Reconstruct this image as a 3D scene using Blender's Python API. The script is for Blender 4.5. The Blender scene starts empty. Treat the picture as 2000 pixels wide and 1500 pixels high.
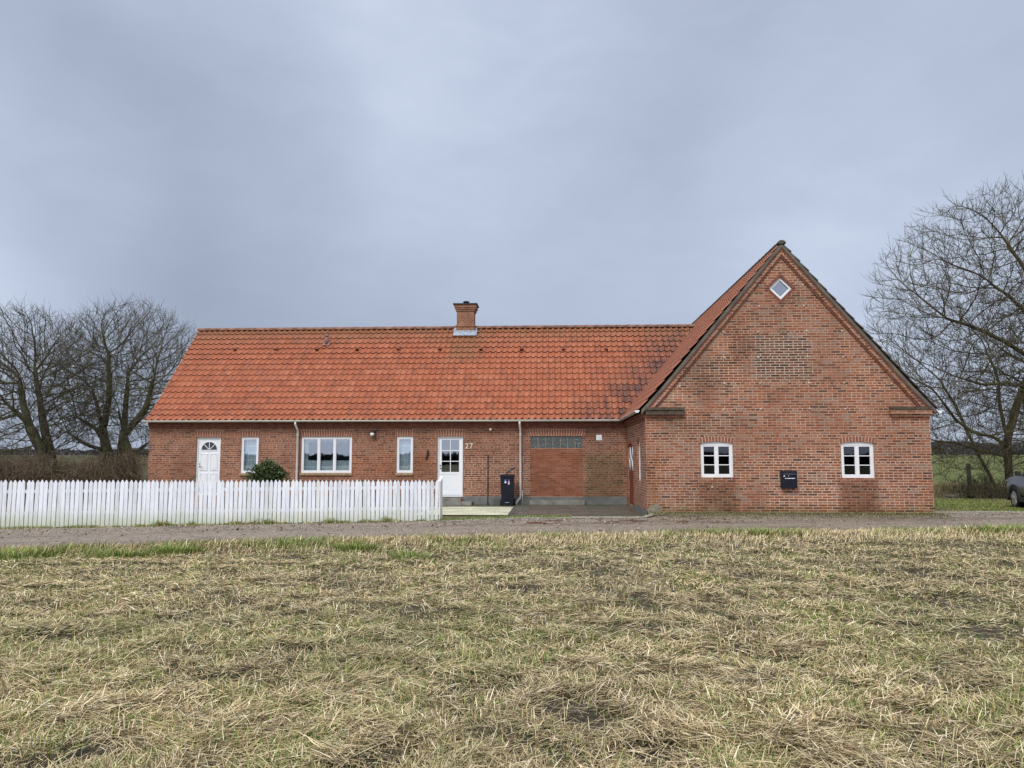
import bpy, bmesh, math, random
import numpy as np
from mathutils import Vector, Matrix, noise as mnoise
R = math.radians
random.seed(7); RNG = np.random.default_rng(11)
SC = bpy.context.scene; COL = SC.collection

# ------------------------------------------------------------------ camera model (used to turn photo measurements into metres)
F = 1502.; YAW = math.atan(72 / F); PIT = math.atan(146 / F); H = 1.55
def ray(px, py):
    x = (px - 1000) / F; y = -(py - 750) / F
    Y = math.cos(PIT) - y * math.sin(PIT); Z = math.sin(PIT) + y * math.cos(PIT)
    return (x * math.cos(YAW) - Y * math.sin(YAW), x * math.sin(YAW) + Y * math.cos(YAW), Z)
def onY(px, py, c): r = ray(px, py); t = c / r[1]; return (r[0] * t, H + r[2] * t)
def onX(px, py, c): r = ray(px, py); t = c / r[0]; return (r[1] * t, H + r[2] * t)
def onZ(px, py, c=0.): r = ray(px, py); t = (c - H) / r[2]; return (r[0] * t, r[1] * t)

YG = 21.0; YM = 26.15; XL = -13.87; XC = 2.62; XR = 10.14       # gable front, long facade, left end, wing sides
XA = 6.38; ZE = 2.80                                             # gable axis, eave height
RY = 29.74; RZ = 6.66                                            # ridge of the long wing

def sstep(a, b, x):
    t = np.clip((x - a) / (b - a), 0, 1); return t * t * (3 - 2 * t)
def T(x, y):
    x = np.asarray(x, float); y = np.asarray(y, float)
    z = -0.13 * np.clip((-3 - x) / 10.5, 0, 1.6) * (1 - sstep(22, 40, y))
    z = z + 0.085 * sstep(2.60, 2.72, x) * sstep(19.5, 20.9, y) * (1 - sstep(12, 16, x)) * (1 - sstep(24, 30, y))
    z = z + 2.5 * sstep(55, 190, y) + 1.5 * sstep(200, 900, y)
    z = z + 1.2 * sstep(30, 120, -y)
    return z

# ------------------------------------------------------------------ node helpers
class NT:
    def __init__(s, nt): s.t = nt; nt.nodes.clear()
    def n(s, typ, inp=None, **kw):
        x = s.t.nodes.new(typ)
        for k, v in kw.items(): setattr(x, k, v)
        for k, v in (inp or {}).items():
            sk = x.inputs[k]
            if isinstance(v, bpy.types.NodeSocket): s.t.links.new(v, sk)
            elif isinstance(v, bpy.types.Node): s.t.links.new(v.outputs[0], sk)
            else:
                if hasattr(v, '__len__') and len(v) == 3 and sk.type == 'RGBA': v = (*v, 1)
                sk.default_value = v
        return x
    def m(s, op, a, b=0., c=0., clamp=False):
        x = s.n('ShaderNodeMath', {0: a, 1: b, 2: c}, operation=op); x.use_clamp = clamp; return x.outputs[0]
    def mix(s, f, a, b, mode='MIX'):
        x = s.n('ShaderNodeMix', {0: f, 6: a, 7: b}, data_type='RGBA', blend_type=mode); return x.outputs[2]
    def ramp(s, f, stops, interp='LINEAR'):
        x = s.n('ShaderNodeValToRGB', {0: f}); r = x.color_ramp; r.interpolation = interp
        while len(r.elements) < len(stops): r.elements.new(0.5)
        for e, (p, c) in zip(r.elements, stops):
            e.position = p; e.color = (*c, 1) if len(c) == 3 else c
        return x.outputs[0]
    def noise(s, vec, scale, detail=3., rough=.55, dist=0.):
        i = {'Scale': scale, 'Detail': detail, 'Roughness': rough, 'Distortion': dist}
        if vec is not None: i['Vector'] = vec
        return s.n('ShaderNodeTexNoise', i).outputs[0]
    def smooth(s, x, a, b):
        return s.n('ShaderNodeMapRange', {0: x, 1: a, 2: b, 3: 0., 4: 1.}, interpolation_type='SMOOTHSTEP').outputs[0]
    def scale(s, v, k):
        return s.n('ShaderNodeVectorMath', {0: v, 1: k}, operation='MULTIPLY').outputs[0]
def newmat(name):
    m = bpy.data.materials.new(name); m.use_nodes = True; t = NT(m.node_tree)
    out = t.n('ShaderNodeOutputMaterial')
    b = t.n('ShaderNodeBsdfPrincipled'); t.t.links.new(b.outputs[0], out.inputs[0])
    return m, t, b, out
def setb(t, b, **kw):
    for k, v in kw.items():
        sk = b.inputs[k.replace('_', ' ')]
        if isinstance(v, bpy.types.NodeSocket): t.t.links.new(v, sk)
        else: sk.default_value = (*v, 1) if hasattr(v, '__len__') and len(v) == 3 and sk.type == 'RGBA' else v
def pos(t): return t.n('ShaderNodeNewGeometry').outputs['Position']
def bump(t, b, h, strength=.5, dist=.01):
    t.t.links.new(t.n('ShaderNodeBump', {'Height': h, 'Strength': strength, 'Distance': dist}).outputs[0], b.inputs['Normal'])
def simple(name, c, rough=.6, metal=0., var=.12, sc=6., spec=.5, bmp=0.):
    m, t, b, o = newmat(name)
    nz = t.noise(pos(t), sc, 4.)
    f = t.n('ShaderNodeMapRange', {0: nz, 1: .3, 2: .7, 3: 1 - var, 4: 1 + var}).outputs[0]
    setb(t, b, Base_Color=t.mix(1., c, f, 'MULTIPLY'), Roughness=rough, Metallic=metal)
    b.inputs['Specular IOR Level'].default_value = spec
    if bmp: bump(t, b, t.noise(pos(t), sc * 8, 5.), bmp, .02)
    return m

def wall_uv(t, wob=.006):
    g = t.n('ShaderNodeNewGeometry'); P = g.outputs['Position']
    s = t.n('ShaderNodeSeparateXYZ', {0: P}); n = t.n('ShaderNodeSeparateXYZ', {0: g.outputs['True Normal']})
    sel = t.m('GREATER_THAN', t.m('ABSOLUTE', n.outputs[0]), .6)
    u = t.m('ADD', t.m('MULTIPLY', s.outputs[0], t.m('SUBTRACT', 1., sel)), t.m('MULTIPLY', s.outputs[1], sel))
    nz = t.m('MULTIPLY', t.m('SUBTRACT', t.noise(P, 2.2, 2.), .5), wob * 2)
    z = s.outputs[2]
    v = t.n('ShaderNodeCombineXYZ', {0: t.m('ADD', u, nz), 1: t.m('ADD', z, nz), 2: 0.}).outputs[0]
    return P, u, z, v
def patch(t, u, z, P, x0, x1, z0, z1, soft=.12, rag=.25):
    """stain mask: ragged box"""
    du = t.m('SUBTRACT', t.m('ABSOLUTE', t.m('SUBTRACT', u, (x0 + x1) / 2)), abs(x1 - x0) / 2)
    dz = t.m('SUBTRACT', t.m('ABSOLUTE', t.m('SUBTRACT', z, (z0 + z1) / 2)), abs(z1 - z0) / 2)
    d = t.m('ADD', t.m('MAXIMUM', du, dz), t.m('MULTIPLY', t.m('SUBTRACT', t.noise(t.scale(P, (1, 1, .6)), 5., 6., .85), .5), rag * 3))
    return t.m('SUBTRACT', 1., t.smooth(d, -soft, soft))
def brick(name, stops, mortar, sq=4, off=.5, patches=(), rowh=.0708, bw=.250, ms=.011, mvar=.25, big=.17, mort_patches=(), gloss=.75, wash=.12):
    m, t, b, o = newmat(name)
    P, u, z, v = wall_uv(t)
    bt = t.n('ShaderNodeTexBrick', {'Vector': v, 'Color1': (0, 0, 0), 'Color2': (1, 1, 1), 'Mortar': (.5, .5, .5), 'Scale': 1., 'Mortar Size': ms,
             'Mortar Smooth': .25, 'Bias': 0., 'Brick Width': bw, 'Row Height': rowh}, offset=off, squash=.5, offset_frequency=2, squash_frequency=sq)
    col = t.ramp(bt.outputs[0], stops)
    fine = t.n('ShaderNodeMapRange', {0: t.noise(P, 28., 4., .7), 1: .3, 2: .7, 3: .72, 4: 1.25}).outputs[0]
    col = t.mix(1., col, fine, 'MULTIPLY')
    mf = t.n('ShaderNodeMapRange', {0: t.noise(P, 1.1, 4., .65), 1: .35, 2: .65, 3: 1 - mvar, 4: 1 + mvar}).outputs[0]
    mc = t.mix(1., mortar, mf, 'MULTIPLY')
    for (x0, x1, z0, z1, c, k) in mort_patches:
        mc = t.mix(t.m('MULTIPLY', patch(t, u, z, P, x0, x1, z0, z1, .2, .3), k), mc, c)
    # thin, partly washed-out mortar
    thin = t.smooth(t.noise(P, 6., 4., .7), .30, .50)
    col = t.mix(t.m('MULTIPLY', bt.outputs['Fac'], t.m('ADD', t.m('MULTIPLY', thin, .55), .42)), col, mc)
    st = t.n('ShaderNodeMapRange', {0: t.noise(t.scale(P, (1, 1, .55)), .9, 5., .62), 1: .35, 2: .68, 3: 1 - big, 4: 1 + big * .8}).outputs[0]
    col = t.mix(1., col, st, 'MULTIPLY')
    pale = t.m('MULTIPLY', t.smooth(t.m('ADD', t.noise(t.scale(P, (1, 1, 1.8)), 1.1, 6., .8), t.m('MULTIPLY', t.m('SUBTRACT', bt.outputs[0], .5), .25)), .45, .68), wash)
    col = t.mix(pale, col, (.40, .25, .19))
    gr = t.m('MULTIPLY', t.smooth(t.noise(t.scale(P, (1, 1, 2.2)), 1.7, 6., .75), .56, .72), .5)
    col = t.mix(gr, col, (.17, .12, .095))
    rb = t.m('FRACT', t.m('MULTIPLY', bt.outputs[0], 13.7))
    for (x0, x1, z0, z1, c, k) in patches:
        mk = patch(t, u, z, P, x0, x1, z0, z1, .12, .35)
        if k < 0:      # brick by brick
            mk = t.m('MULTIPLY', t.smooth(t.m('SUBTRACT', mk, t.m('MULTIPLY', rb, .8)), 0., .15), t.m('SUBTRACT', 1., t.m('MULTIPLY', bt.outputs['Fac'], .8)))
        col = t.mix(t.m('MULTIPLY', mk, abs(k)), col, c, 'MULTIPLY')
    setb(t, b, Base_Color=col, Roughness=gloss)
    b.inputs['Specular IOR Level'].default_value = .3
    h = t.m('ADD', t.m('MULTIPLY', bt.outputs['Fac'], -1.), t.m('MULTIPLY', t.noise(P, 40., 3.), .5))
    bump(t, b, h, .55, .008)
    return m

def zz(py, Y): return onY(1400, py, Y)[1]
def bx(x0, x1, y0, y1, Y):
    a, _ = onY(x0, (y0 + y1) / 2, Y); c, _ = onY(x1, (y0 + y1) / 2, Y)
    return a, c, onY((x0 + x1) / 2, y1, Y)[1], onY((x0 + x1) / 2, y0, Y)[1]

G_ST = [(0, (.10, .05, .034)), (.14, (.19, .070, .040)), (.36, (.26, .084, .040)), (.62, (.32, .110, .052)), (.80, (.30, .135, .078)), (.9, (.24, .13, .09)), (1, (.20, .14, .11))]
M_ST = [(0, (.12, .052, .034)), (.25, (.20, .074, .038)), (.55, (.26, .092, .045)), (.8, (.30, .12, .064)), (1, (.20, .10, .07))]
gp = []
for q in ((1478, 1582, 655, 742, (.50, .55, .56), -.85), (1425, 1468, 645, 705, (.60, .50, .46), -.9), (1330, 1425, 700, 765, (.62, .72, .78), -.8), (1600, 1700, 640, 690, (.75, .85, .95), -.5), (1500, 1620, 560, 590, (.6, .5, .45), -.6), (1440, 1500, 700, 730, (.6, .75, .85), -.6), (1290, 1400, 930, 990, (.75, .8, .85), -.5), (1740, 1820, 850, 930, (.85, .8, .8), -.5),
          (1360, 1440, 938, 1000, (.62, .58, .52), .85), (1400, 1450, 955, 985, (1.0, 1.1, 1.0), .5), (1642, 1716, 938, 1002, (.60, .55, .52), .85),
          (1300, 1440, 815, 860, (.6, .66, .68), -.7), (1255, 1290, 900, 1000, (.75, .66, .5), .6), (1517, 1531, 590, 650, (.7, .75, .72), .6),
          (1200, 1840, 992, 1012, (.62, .72, .5), .75), (1260, 1340, 820, 830, (.6, .6, .55), .5), (1800, 1830, 930, 1005, (.8, .7, .55), .5)):
    gp.append((*bx(*q[:4], YG), q[4], q[5]))
gm = []
for q in ((1495, 1640, 885, 990, (.62, .45, .33), .8), (1478, 1582, 655, 742, (.62, .5, .38), .9), (1720, 1825, 890, 1000, (.62, .45, .34), .6), (1290, 1380, 880, 985, (.52, .38, .28), .5)):
    gm.append((*bx(*q[:4], YG), q[4], q[5]))
MT = {}
MT['gable'] = brick('gable_brick', G_ST, (.46, .31, .215), 5, patches=gp, mort_patches=gm, wash=.26)
mp = []
for q in ((1142, 1218, 885, 975, (.66, .82, .66), .85), (600, 850, 890, 935, (.98, .78, .62), .6), (290, 380, 900, 940, (.85, .72, .6), .5), (1000, 1035, 850, 970, (.8, .8, .8), .4)):
    mp.append((*bx(*q[:4], YM), q[4], q[5]))
mm = []
for q in ((905, 1036, 895, 975, (.58, .40, .29), .8), (700, 850, 850, 935, (.42, .24, .15), .4)):
    mm.append((*bx(*q[:4], YM), q[4], q[5]))
MT['wall'] = brick('facade_brick', M_ST, (.38, .235, .17), 3, patches=mp, mort_patches=mm, big=.2)
MT['infill'] = brick('infill_brick', [(0, (.19, .062, .030)), (.5, (.235, .08, .038)), (1, (.27, .10, .052))], (.28, .125, .075), 50, big=.18, ms=.008)
MT['chimney'] = brick('chimney_brick', [(0, (.23, .085, .04)), (1, (.36, .15, .08))], (.36, .23, .15), 2, big=.3)
MT['lint'] = simple('lintel_brick', (.27, .095, .055), .8, var=.35, sc=14, bmp=.3)
MT['lint2'] = simple('gable_lintel_brick', (.25, .085, .048), .8, var=.35, sc=14, bmp=.3)
MT['mortar'] = simple('mortar', (.52, .37, .27), .9, var=.25, sc=5, bmp=.3)
MT['sillb'] = simple('sill_brick', (.33, .23, .13), .8, var=.35, sc=10, bmp=.3)
MT['darkred'] = simple('cornice_brick', (.20, .07, .042), .8, var=.4, sc=9, bmp=.3)
MT['kneeler'] = simple('kneeler_moss', (.085, .066, .045), .9, var=.5, sc=9, bmp=.6)
MT['verge'] = simple('verge_cement', (.13, .11, .085), .9, var=.35, sc=3, bmp=.5)
MT['plinth'] = simple('plinth_cement', (.135, .135, .125), .85, var=.3, sc=2.5, bmp=.4)
MT['step'] = simple('step_concrete', (.21, .20, .17), .8, var=.3, sc=4, bmp=.4)
MT['white'] = simple('white_upvc', (.82, .83, .85), .35, var=.03)
MT['whitewood'] = simple('white_wood', (.80, .80, .80), .45, var=.05)
MT['gutter'] = simple('gutter_plastic', (.66, .62, .55), .45, var=.12, sc=3)
MT['gutterw'] = simple('wing_gutter_plastic', (.50, .46, .41), .45, var=.25, sc=12)
MT['pipe'] = simple('downpipe_plastic', (.72, .66, .62), .45, var=.08, sc=3)
MT['zinc'] = simple('zinc', (.36, .40, .46), .5, .4, var=.3, sc=9)
MT['black'] = simple('black_metal', (.018, .018, .02), .5, var=.3)
MT['bin'] = simple('bin_plastic', (.006, .008, .016), .5, var=.3, spec=.3)
MT['rubber'] = simple('rubber', (.012, .012, .012), .8, var=.2)
MT['reddoor'] = simple('red_paint', (.17, .028, .018), .5, var=.2, sc=8)
MT['lampglass'] = simple('opal_glass', (.8, .78, .74), .3, var=.02)
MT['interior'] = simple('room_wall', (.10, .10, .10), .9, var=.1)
MT['cream'] = simple('cream_paint', (.72, .62, .47), .5, var=.05)
MT['darkroof'] = simple('underlay_lip_shade', (.02, .012, .01), .9)
MT['anchor'] = simple('anchor_plate', (.50, .42, .34), .7, var=.3, sc=20)
MT['post'] = simple('old_post', (.05, .04, .03), .9, var=.4, sc=12, bmp=.5)
MT['stone'] = simple('stone', (.18, .17, .15), .9, var=.4, sc=7, bmp=.5)

def glassmat(name, fac, tint, add=(.0, .0, .0)):
    m, t, b, o = newmat(name)
    tr = t.n('ShaderNodeBsdfTransparent', {'Color': tint})
    gl = t.n('ShaderNodeBsdfGlossy', {'Color': (.85, .9, 1.), 'Roughness': .015})
    nz = t.noise(pos(t), 1.6, 2.)
    t.t.links.new(t.n('ShaderNodeBump', {'Height': nz, 'Strength': .06, 'Distance': .01}).outputs[0], gl.inputs['Normal'])
    mx = t.n('ShaderNodeMixShader', {0: fac, 1: tr.outputs[0], 2: gl.outputs[0]})
    t.t.links.new(mx.outputs[0], o.inputs[0]); return m
MT['glass'] = glassmat('coated_glass', .27, (.9, .95, .97))
MT['glassdark'] = glassmat('plain_glass', .07, (.45, .5, .55))
MT['glassdoor'] = glassmat('door_glass', .36, (.4, .45, .5))
MT['glassdia'] = glassmat('skylight_glass', .30, (.4, .45, .5))
def curtainmat():
    m, t, b, o = newmat('lace_curtain')
    P = pos(t)
    s = t.n('ShaderNodeSeparateXYZ', {0: P})
    w = t.m('SINE', t.m('MULTIPLY', s.outputs[2], 26.))
    a = t.m('ADD', t.m('MULTIPLY', t.smooth(w, .6, .95), .2), .78)
    tr = t.n('ShaderNodeBsdfTransparent'); d = t.n('ShaderNodeBsdfDiffuse', {'Color': (.92, .95, .94)}); e = t.n('ShaderNodeBsdfTranslucent', {'Color': (.8, .86, .84)})
    d2 = t.n('ShaderNodeMixShader', {0: .1, 1: d.outputs[0], 2: e.outputs[0]})
    mx = t.n('ShaderNodeMixShader', {0: a, 1: tr.outputs[0], 2: d2.outputs[0]})
    t.t.links.new(mx.outputs[0], o.inputs[0]); return m
MT['curtain'] = curtainmat()
def glassblock():
    m, t, b, o = newmat('glass_block')
    P = pos(t); w = t.n('ShaderNodeTexWave', {'Vector': P, 'Scale': 9., 'Distortion': 5., 'Detail': 3., 'Detail Scale': 3.}, wave_type='BANDS', bands_direction='Z').outputs[0]
    setb(t, b, Base_Color=t.ramp(w, [(.2, (.07, .085, .085)), (.75, (.15, .18, .18)), (1, (.24, .28, .28))]), Roughness=.15); bump(t, b, w, .8, .02)
    return m
MT['gblock'] = glassblock()

def tilemat(name, valley=True):
    m, t, b, o = newmat(name)
    uv = t.n('ShaderNodeUVMap').outputs[0]; P = pos(t)
    fl = t.n('ShaderNodeVectorMath', {0: uv}, operation='FLOOR').outputs[0]
    fr = t.n('ShaderNodeVectorMath', {0: uv}, operation='FRACTION').outputs[0]
    wn = t.n('ShaderNodeTexWhiteNoise', {0: fl}, noise_dimensions='2D').outputs[0]
    col = t.ramp(wn, [(0, (.335, .094, .038)), (.4, (.365, .106, .043)), (.8, (.39, .117, .049)), (1, (.41, .138, .064))])
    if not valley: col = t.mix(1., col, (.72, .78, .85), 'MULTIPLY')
    s = t.n('ShaderNodeSeparateXYZ', {0: fr})
    wn2 = t.n('ShaderNodeTexWhiteNoise', {0: t.scale(fl, (1.7, 3.1, 1))}, noise_dimensions='2D').outputs[0]
    big = t.noise(P, .55, 5., .65)
    # soot and lichen on the pans, patchy
    stripe = t.smooth(s.outputs[0], .30, .45)
    stripe = t.m('MULTIPLY', stripe, t.m('SUBTRACT', 1., t.smooth(s.outputs[0], .6, .98)))
    k = t.m('MULTIPLY', t.m('MULTIPLY', stripe, t.smooth(t.m('ADD', wn2, t.m('MULTIPLY', t.m('SUBTRACT', big, .5), .9)), .30, 1.15)), .62)
    col = t.mix(k, col, (.13, .06, .045))
    k2 = t.smooth(t.noise(t.scale(P, (1, 1, 1.4)), 5., 5., .8), .52, .78)
    col = t.mix(t.m('MULTIPLY', k2, .28), col, (.20, .09, .055))
    xs = t.n('ShaderNodeSeparateXYZ', {0: P})
    if valley:
        # dark wet streaks where the two roofs meet
        dv = t.m('SUBTRACT', t.m('ADD', xs.outputs[0], 0.), t.m('ADD', 2.5, t.m('MULTIPLY', t.m('SUBTRACT', xs.outputs[2], 2.8), .84)))   # distance to the valley line
        vm = t.smooth(dv, -3.0, .3)
        vm = t.m('MULTIPLY', vm, t.m('ADD', .22, t.smooth(t.m('ADD', t.m('MULTIPLY', wn2, .16), t.noise(t.scale(P, (5, 1, 1.1)), 1.3, 5., .8)), .42, .78)))
        col = t.mix(t.m('MINIMUM', t.m('MULTIPLY', vm, .9), .85), col, (.07, .04, .032))
        top = t.smooth(t.m('ADD', xs.outputs[2], t.m('MULTIPLY', t.noise(P, 1.5, 3.), 1.2)), 6.3, 7.3)
        col = t.mix(t.m('MULTIPLY', top, .55), col, (.20, .105, .05))
        ch = t.m('MULTIPLY', patch(t, xs.outputs[0], xs.outputs[2], P, -3.8, -2.6, 5.2, 6.6, .3, .4), .5)
        col = t.mix(ch, col, (.20, .11, .05))
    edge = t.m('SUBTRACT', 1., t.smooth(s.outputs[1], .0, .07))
    col = t.mix(t.m('MULTIPLY', edge, .55), col, (.05, .02, .015))  # lip shade and dirt put into the colour along each row's lower edge
    setb(t, b, Base_Color=col, Roughness=.5); b.inputs['Specular IOR Level'].default_value = .4
    bump(t, b, t.noise(P, 30., 4.), .25, .01)
    return m
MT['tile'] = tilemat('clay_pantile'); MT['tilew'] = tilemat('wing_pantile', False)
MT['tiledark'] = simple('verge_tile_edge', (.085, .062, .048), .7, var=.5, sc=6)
MT['ridge'] = simple('ridge_tile', (.22, .105, .065), .7, var=.45, sc=2.5, bmp=.3)
MT['ridgew'] = simple('mossy_ridge_tile', (.055, .055, .04), .85, var=.5, sc=8, bmp=.5)
MT['vent'] = simple('vent_tile', (.17, .045, .025), .6, var=.3)
MT['ventpipe'] = simple('roof_pipe', (.24, .13, .12), .6, var=.2)

def picketmat():
    m, t, b, o = newmat('picket_paint')
    P = pos(t); s = t.n('ShaderNodeSeparateXYZ', {0: P})
    rn = t.n('ShaderNodeObjectInfo').outputs['Random']
    col = t.mix(t.smooth(t.noise(t.scale(P, (9, 1, 1.5)), 1.6, 4., .7), .45, .8), (.85, .875, .92), (.62, .645, .67))
    col = t.mix(1., col, t.ramp(rn, [(0, (.80, .80, .78)), (.3, (.94, .94, .95)), (.85, (1, 1, 1)), (1, (.93, .91, .86))]), 'MULTIPLY')
    z = t.m('ADD', s.outputs[2], t.m('MULTIPLY', t.noise(P, 3., 4., .7), .35))
    col = t.mix(t.m('MULTIPLY', t.m('SUBTRACT', 1., t.smooth(z, .10, .62)), .72), col, (.44, .48, .31))
    sp = t.smooth(t.noise(P, 26., 3., .7), .68, .76); col = t.mix(t.m('MULTIPLY', sp, .6), col, (.3, .3, .27))
    setb(t, b, Base_Color=col, Roughness=.6); return m
MT['picket'] = picketmat()

def barkmat(name, c1, c2, moss, mk=.5):
    m, t, b, o = newmat(name)
    P = pos(t); n = t.noise(t.scale(P, (3, 3, .7)), 3., 5., .7)
    col = t.mix(t.smooth(n, .35, .65), c1, c2)
    col = t.mix(t.m('MULTIPLY', t.smooth(t.noise(P, .9, 4., .6), .42, .62), mk), col, moss)
    setb(t, b, Base_Color=col, Roughness=.9); b.inputs['Specular IOR Level'].default_value = .2
    bump(t, b, n, .6, .03); return m
MT['bark'] = barkmat('bark', (.04, .034, .027), (.12, .105, .08), (.11, .12, .05), .7)
MT['twig'] = barkmat('twig', (.07, .06, .045), (.165, .145, .105), (.13, .135, .06), .6)
MT['bark2'] = barkmat('mossy_bark', (.035, .027, .019), (.095, .075, .05), (.11, .105, .035), .75)
MT['twig2'] = barkmat('mossy_twig', (.045, .034, .025), (.12, .10, .072), (.14, .135, .05), .65)
MT['bramble'] = barkmat('bramble_stems', (.06, .04, .03), (.22, .155, .105), (.12, .115, .05), .4)

def attrmat(name, rough=.75, spec=.2):
    m, t, b, o = newmat(name)
    a = t.n('ShaderNodeVertexColor'); a.layer_name = 'Col'
    setb(t, b, Base_Color=a.outputs[0], Roughness=rough); b.inputs['Specular IOR Level'].default_value = spec
    return m
MT['blade'] = attrmat('grass_blades'); MT['leaf'] = attrmat('leaves', .45, .5); MT['far'] = attrmat('far_twigs', .95, 0.)

def soilmat():
    m, t, b, o = newmat('field_soil')
    P = pos(t); n1 = t.noise(P, 1.1, 5., .65); n2 = t.noise(P, 14., 5., .75)
    col = t.mix(t.smooth(n2, .35, .65), (.02, .015, .011), (.10, .072, .045))
    col = t.mix(t.smooth(n1, .42, .6), col, t.mix(t.smooth(n2, .4, .6), (.05, .055, .02), (.14, .12, .065)))
    setb(t, b, Base_Color=col, Roughness=.9); bump(t, b, n2, 1., .04); return m
MT['soil'] = soilmat()
def roadmat():
    m, t, b, o = newmat('wet_gravel_track')
    P = pos(t); s = t.n('ShaderNodeSeparateXYZ', {0: P})
    uv = t.n('ShaderNodeUVMap').outputs[0]; q = t.n('ShaderNodeSeparateXYZ', {0: uv})
    n = t.noise(P, 45., 4., .8); n2 = t.noise(P, 1.1, 5., .6)
    nb = t.noise(t.scale(P, (1, 1.6, 1)), 9., 5., .75); col = t.mix(t.smooth(n, .36, .66), (.23, .185, .14), (.60, .50, .39)); col = t.mix(t.smooth(nb, .38, .62), t.mix(1., col, (.55, .52, .5), 'MULTIPLY'), col)
    col = t.mix(t.smooth(t.noise(P, 24., 2., .5), .68, .76), col, (.42, .38, .32))
    ln = t.noise(t.n('ShaderNodeCombineXYZ', {0: t.m('MULTIPLY', q.outputs[0], 5.), 1: t.m('MULTIPLY', q.outputs[1], 11.)}).outputs[0], 1., 4., .6)
    ruts = t.m('ADD', t.m('POWER', 2.718, t.m('MULTIPLY', t.m('POWER', t.m('DIVIDE', t.m('SUBTRACT', q.outputs[1], .27), .08), 2.), -1.)), t.m('POWER', 2.718, t.m('MULTIPLY', t.m('POWER', t.m('DIVIDE', t.m('SUBTRACT', q.outputs[1], .72), .08), 2.), -1.)))
    wet = t.smooth(t.m('ADD', ln, t.m('MULTIPLY', ruts, .14)), .48, .64)
    col = t.mix(t.m('MULTIPLY', wet, .6), col, t.mix(t.smooth(n2, .4, .6), (.13, .105, .082), (.24, .195, .155)))
    # reddish puddles in the far wheel track
    pu = t.m('MULTIPLY', t.smooth(t.noise(t.n('ShaderNodeCombineXYZ', {0: t.m('MULTIPLY', q.outputs[0], 11.), 1: t.m('MULTIPLY', q.outputs[1], 7.)}).outputs[0], 1.3, 2., .5), .53, .57), t.smooth(q.outputs[1], .55, .66))
    pu = t.m('MULTIPLY', pu, t.m('MULTIPLY', t.smooth(s.outputs[0], -1.2, -.4), t.m('SUBTRACT', 1., t.smooth(s.outputs[0], 3.5, 5.))))
    col = t.mix(pu, col, (.13, .065, .042))
    gl = t.m('MULTIPLY', t.m('SUBTRACT', 1., t.smooth(s.outputs[0], -3., 1.)), t.smooth(ln, .4, .6))
    rough = t.m('SUBTRACT', .85, t.m('ADD', t.m('MULTIPLY', pu, .8), t.m('MULTIPLY', gl, .30)), clamp=True)
    setb(t, b, Base_Color=col, Roughness=rough)
    h = t.m('MULTIPLY', t.m('ADD', n, t.m('MULTIPLY', ln, 1.5)), t.m('SUBTRACT', 1., pu)); bump(t, b, h, .9, .03); b.inputs['Specular IOR Level'].default_value = .3; return m
MT['road'] = roadmat()
def gravelmat(name, a, c, sc=60.):
    m, t, b, o = newmat(name)
    P = pos(t); v = t.n('ShaderNodeTexVoronoi', {'Vector': P, 'Scale': sc})
    w = t.n('ShaderNodeSeparateColor', {0: v.outputs['Color']}).outputs[0]
    col = t.mix(w, a, c); col = t.mix(1., col, t.n('ShaderNodeMapRange', {0: t.noise(P, 1.4, 4.), 1: .3, 2: .7, 3: .75, 4: 1.2}).outputs[0], 'MULTIPLY')
    setb(t, b, Base_Color=col, Roughness=.85); bump(t, b, v.outputs[0], -.8, .02); return m
MT['cream_gravel'] = gravelmat('cream_gravel', (.36, .35, .22), (.70, .68, .50), 45.)
MT['grit'] = gravelmat('gravel_margin', (.14, .125, .085), (.42, .39, .31), 22.)
def paving():
    m, t, b, o = newmat('wet_paving')
    P = pos(t); s = t.n('ShaderNodeSeparateXYZ', {0: P})
    bt = t.n('ShaderNodeTexBrick', {'Vector': P, 'Color1': (.10, .093, .08), 'Color2': (.15, .138, .118), 'Mortar': (.055, .06, .035), 'Scale': 1., 'Mortar Size': .012, 'Brick Width': .6, 'Row Height': .6}, offset=0., squash=1.)
    n = t.noise(P, .9, 4., .6)
    col = t.mix(t.m('MULTIPLY', t.smooth(n, .42, .62), .6), bt.outputs[0], (.055, .06, .035))
    far = t.smooth(t.m('ADD', s.outputs[1], n), 24.8, 26.3); col = t.mix(t.m('MULTIPLY', far, .6), col, (.05, .062, .03))
    setb(t, b, Base_Color=col, Roughness=t.ramp(n, [(.35, (.16,) * 3), (.6, (.5,) * 3)])); bump(t, b, t.noise(P, 25., 4.), .3, .01); return m
MT['paving'] = paving()
def lawnmat(name, a, c, d, sc=.9):
    m, t, b, o = newmat(name)
    P = pos(t); n = t.noise(P, sc, 5., .65); n2 = t.noise(P, 30., 4., .8)
    col = t.mix(t.smooth(n, .38, .62), a, c); col = t.mix(t.m('MULTIPLY', t.smooth(n2, .4, .7), .6), col, d)
    setb(t, b, Base_Color=col, Roughness=.9); b.inputs['Specular IOR Level'].default_value = .15; bump(t, b, n2, .9, .04); return m
MT['lawn'] = lawnmat('lawn_moss', (.10, .10, .028), (.22, .20, .08), (.17, .15, .08))
MT['moss'] = lawnmat('moss_strip', (.06, .065, .018), (.13, .125, .055), (.22, .2, .13), 2.)
MT['yard'] = lawnmat('yard_earth', (.09, .085, .04), (.12, .11, .06), (.16, .14, .09), 1.)
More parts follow.
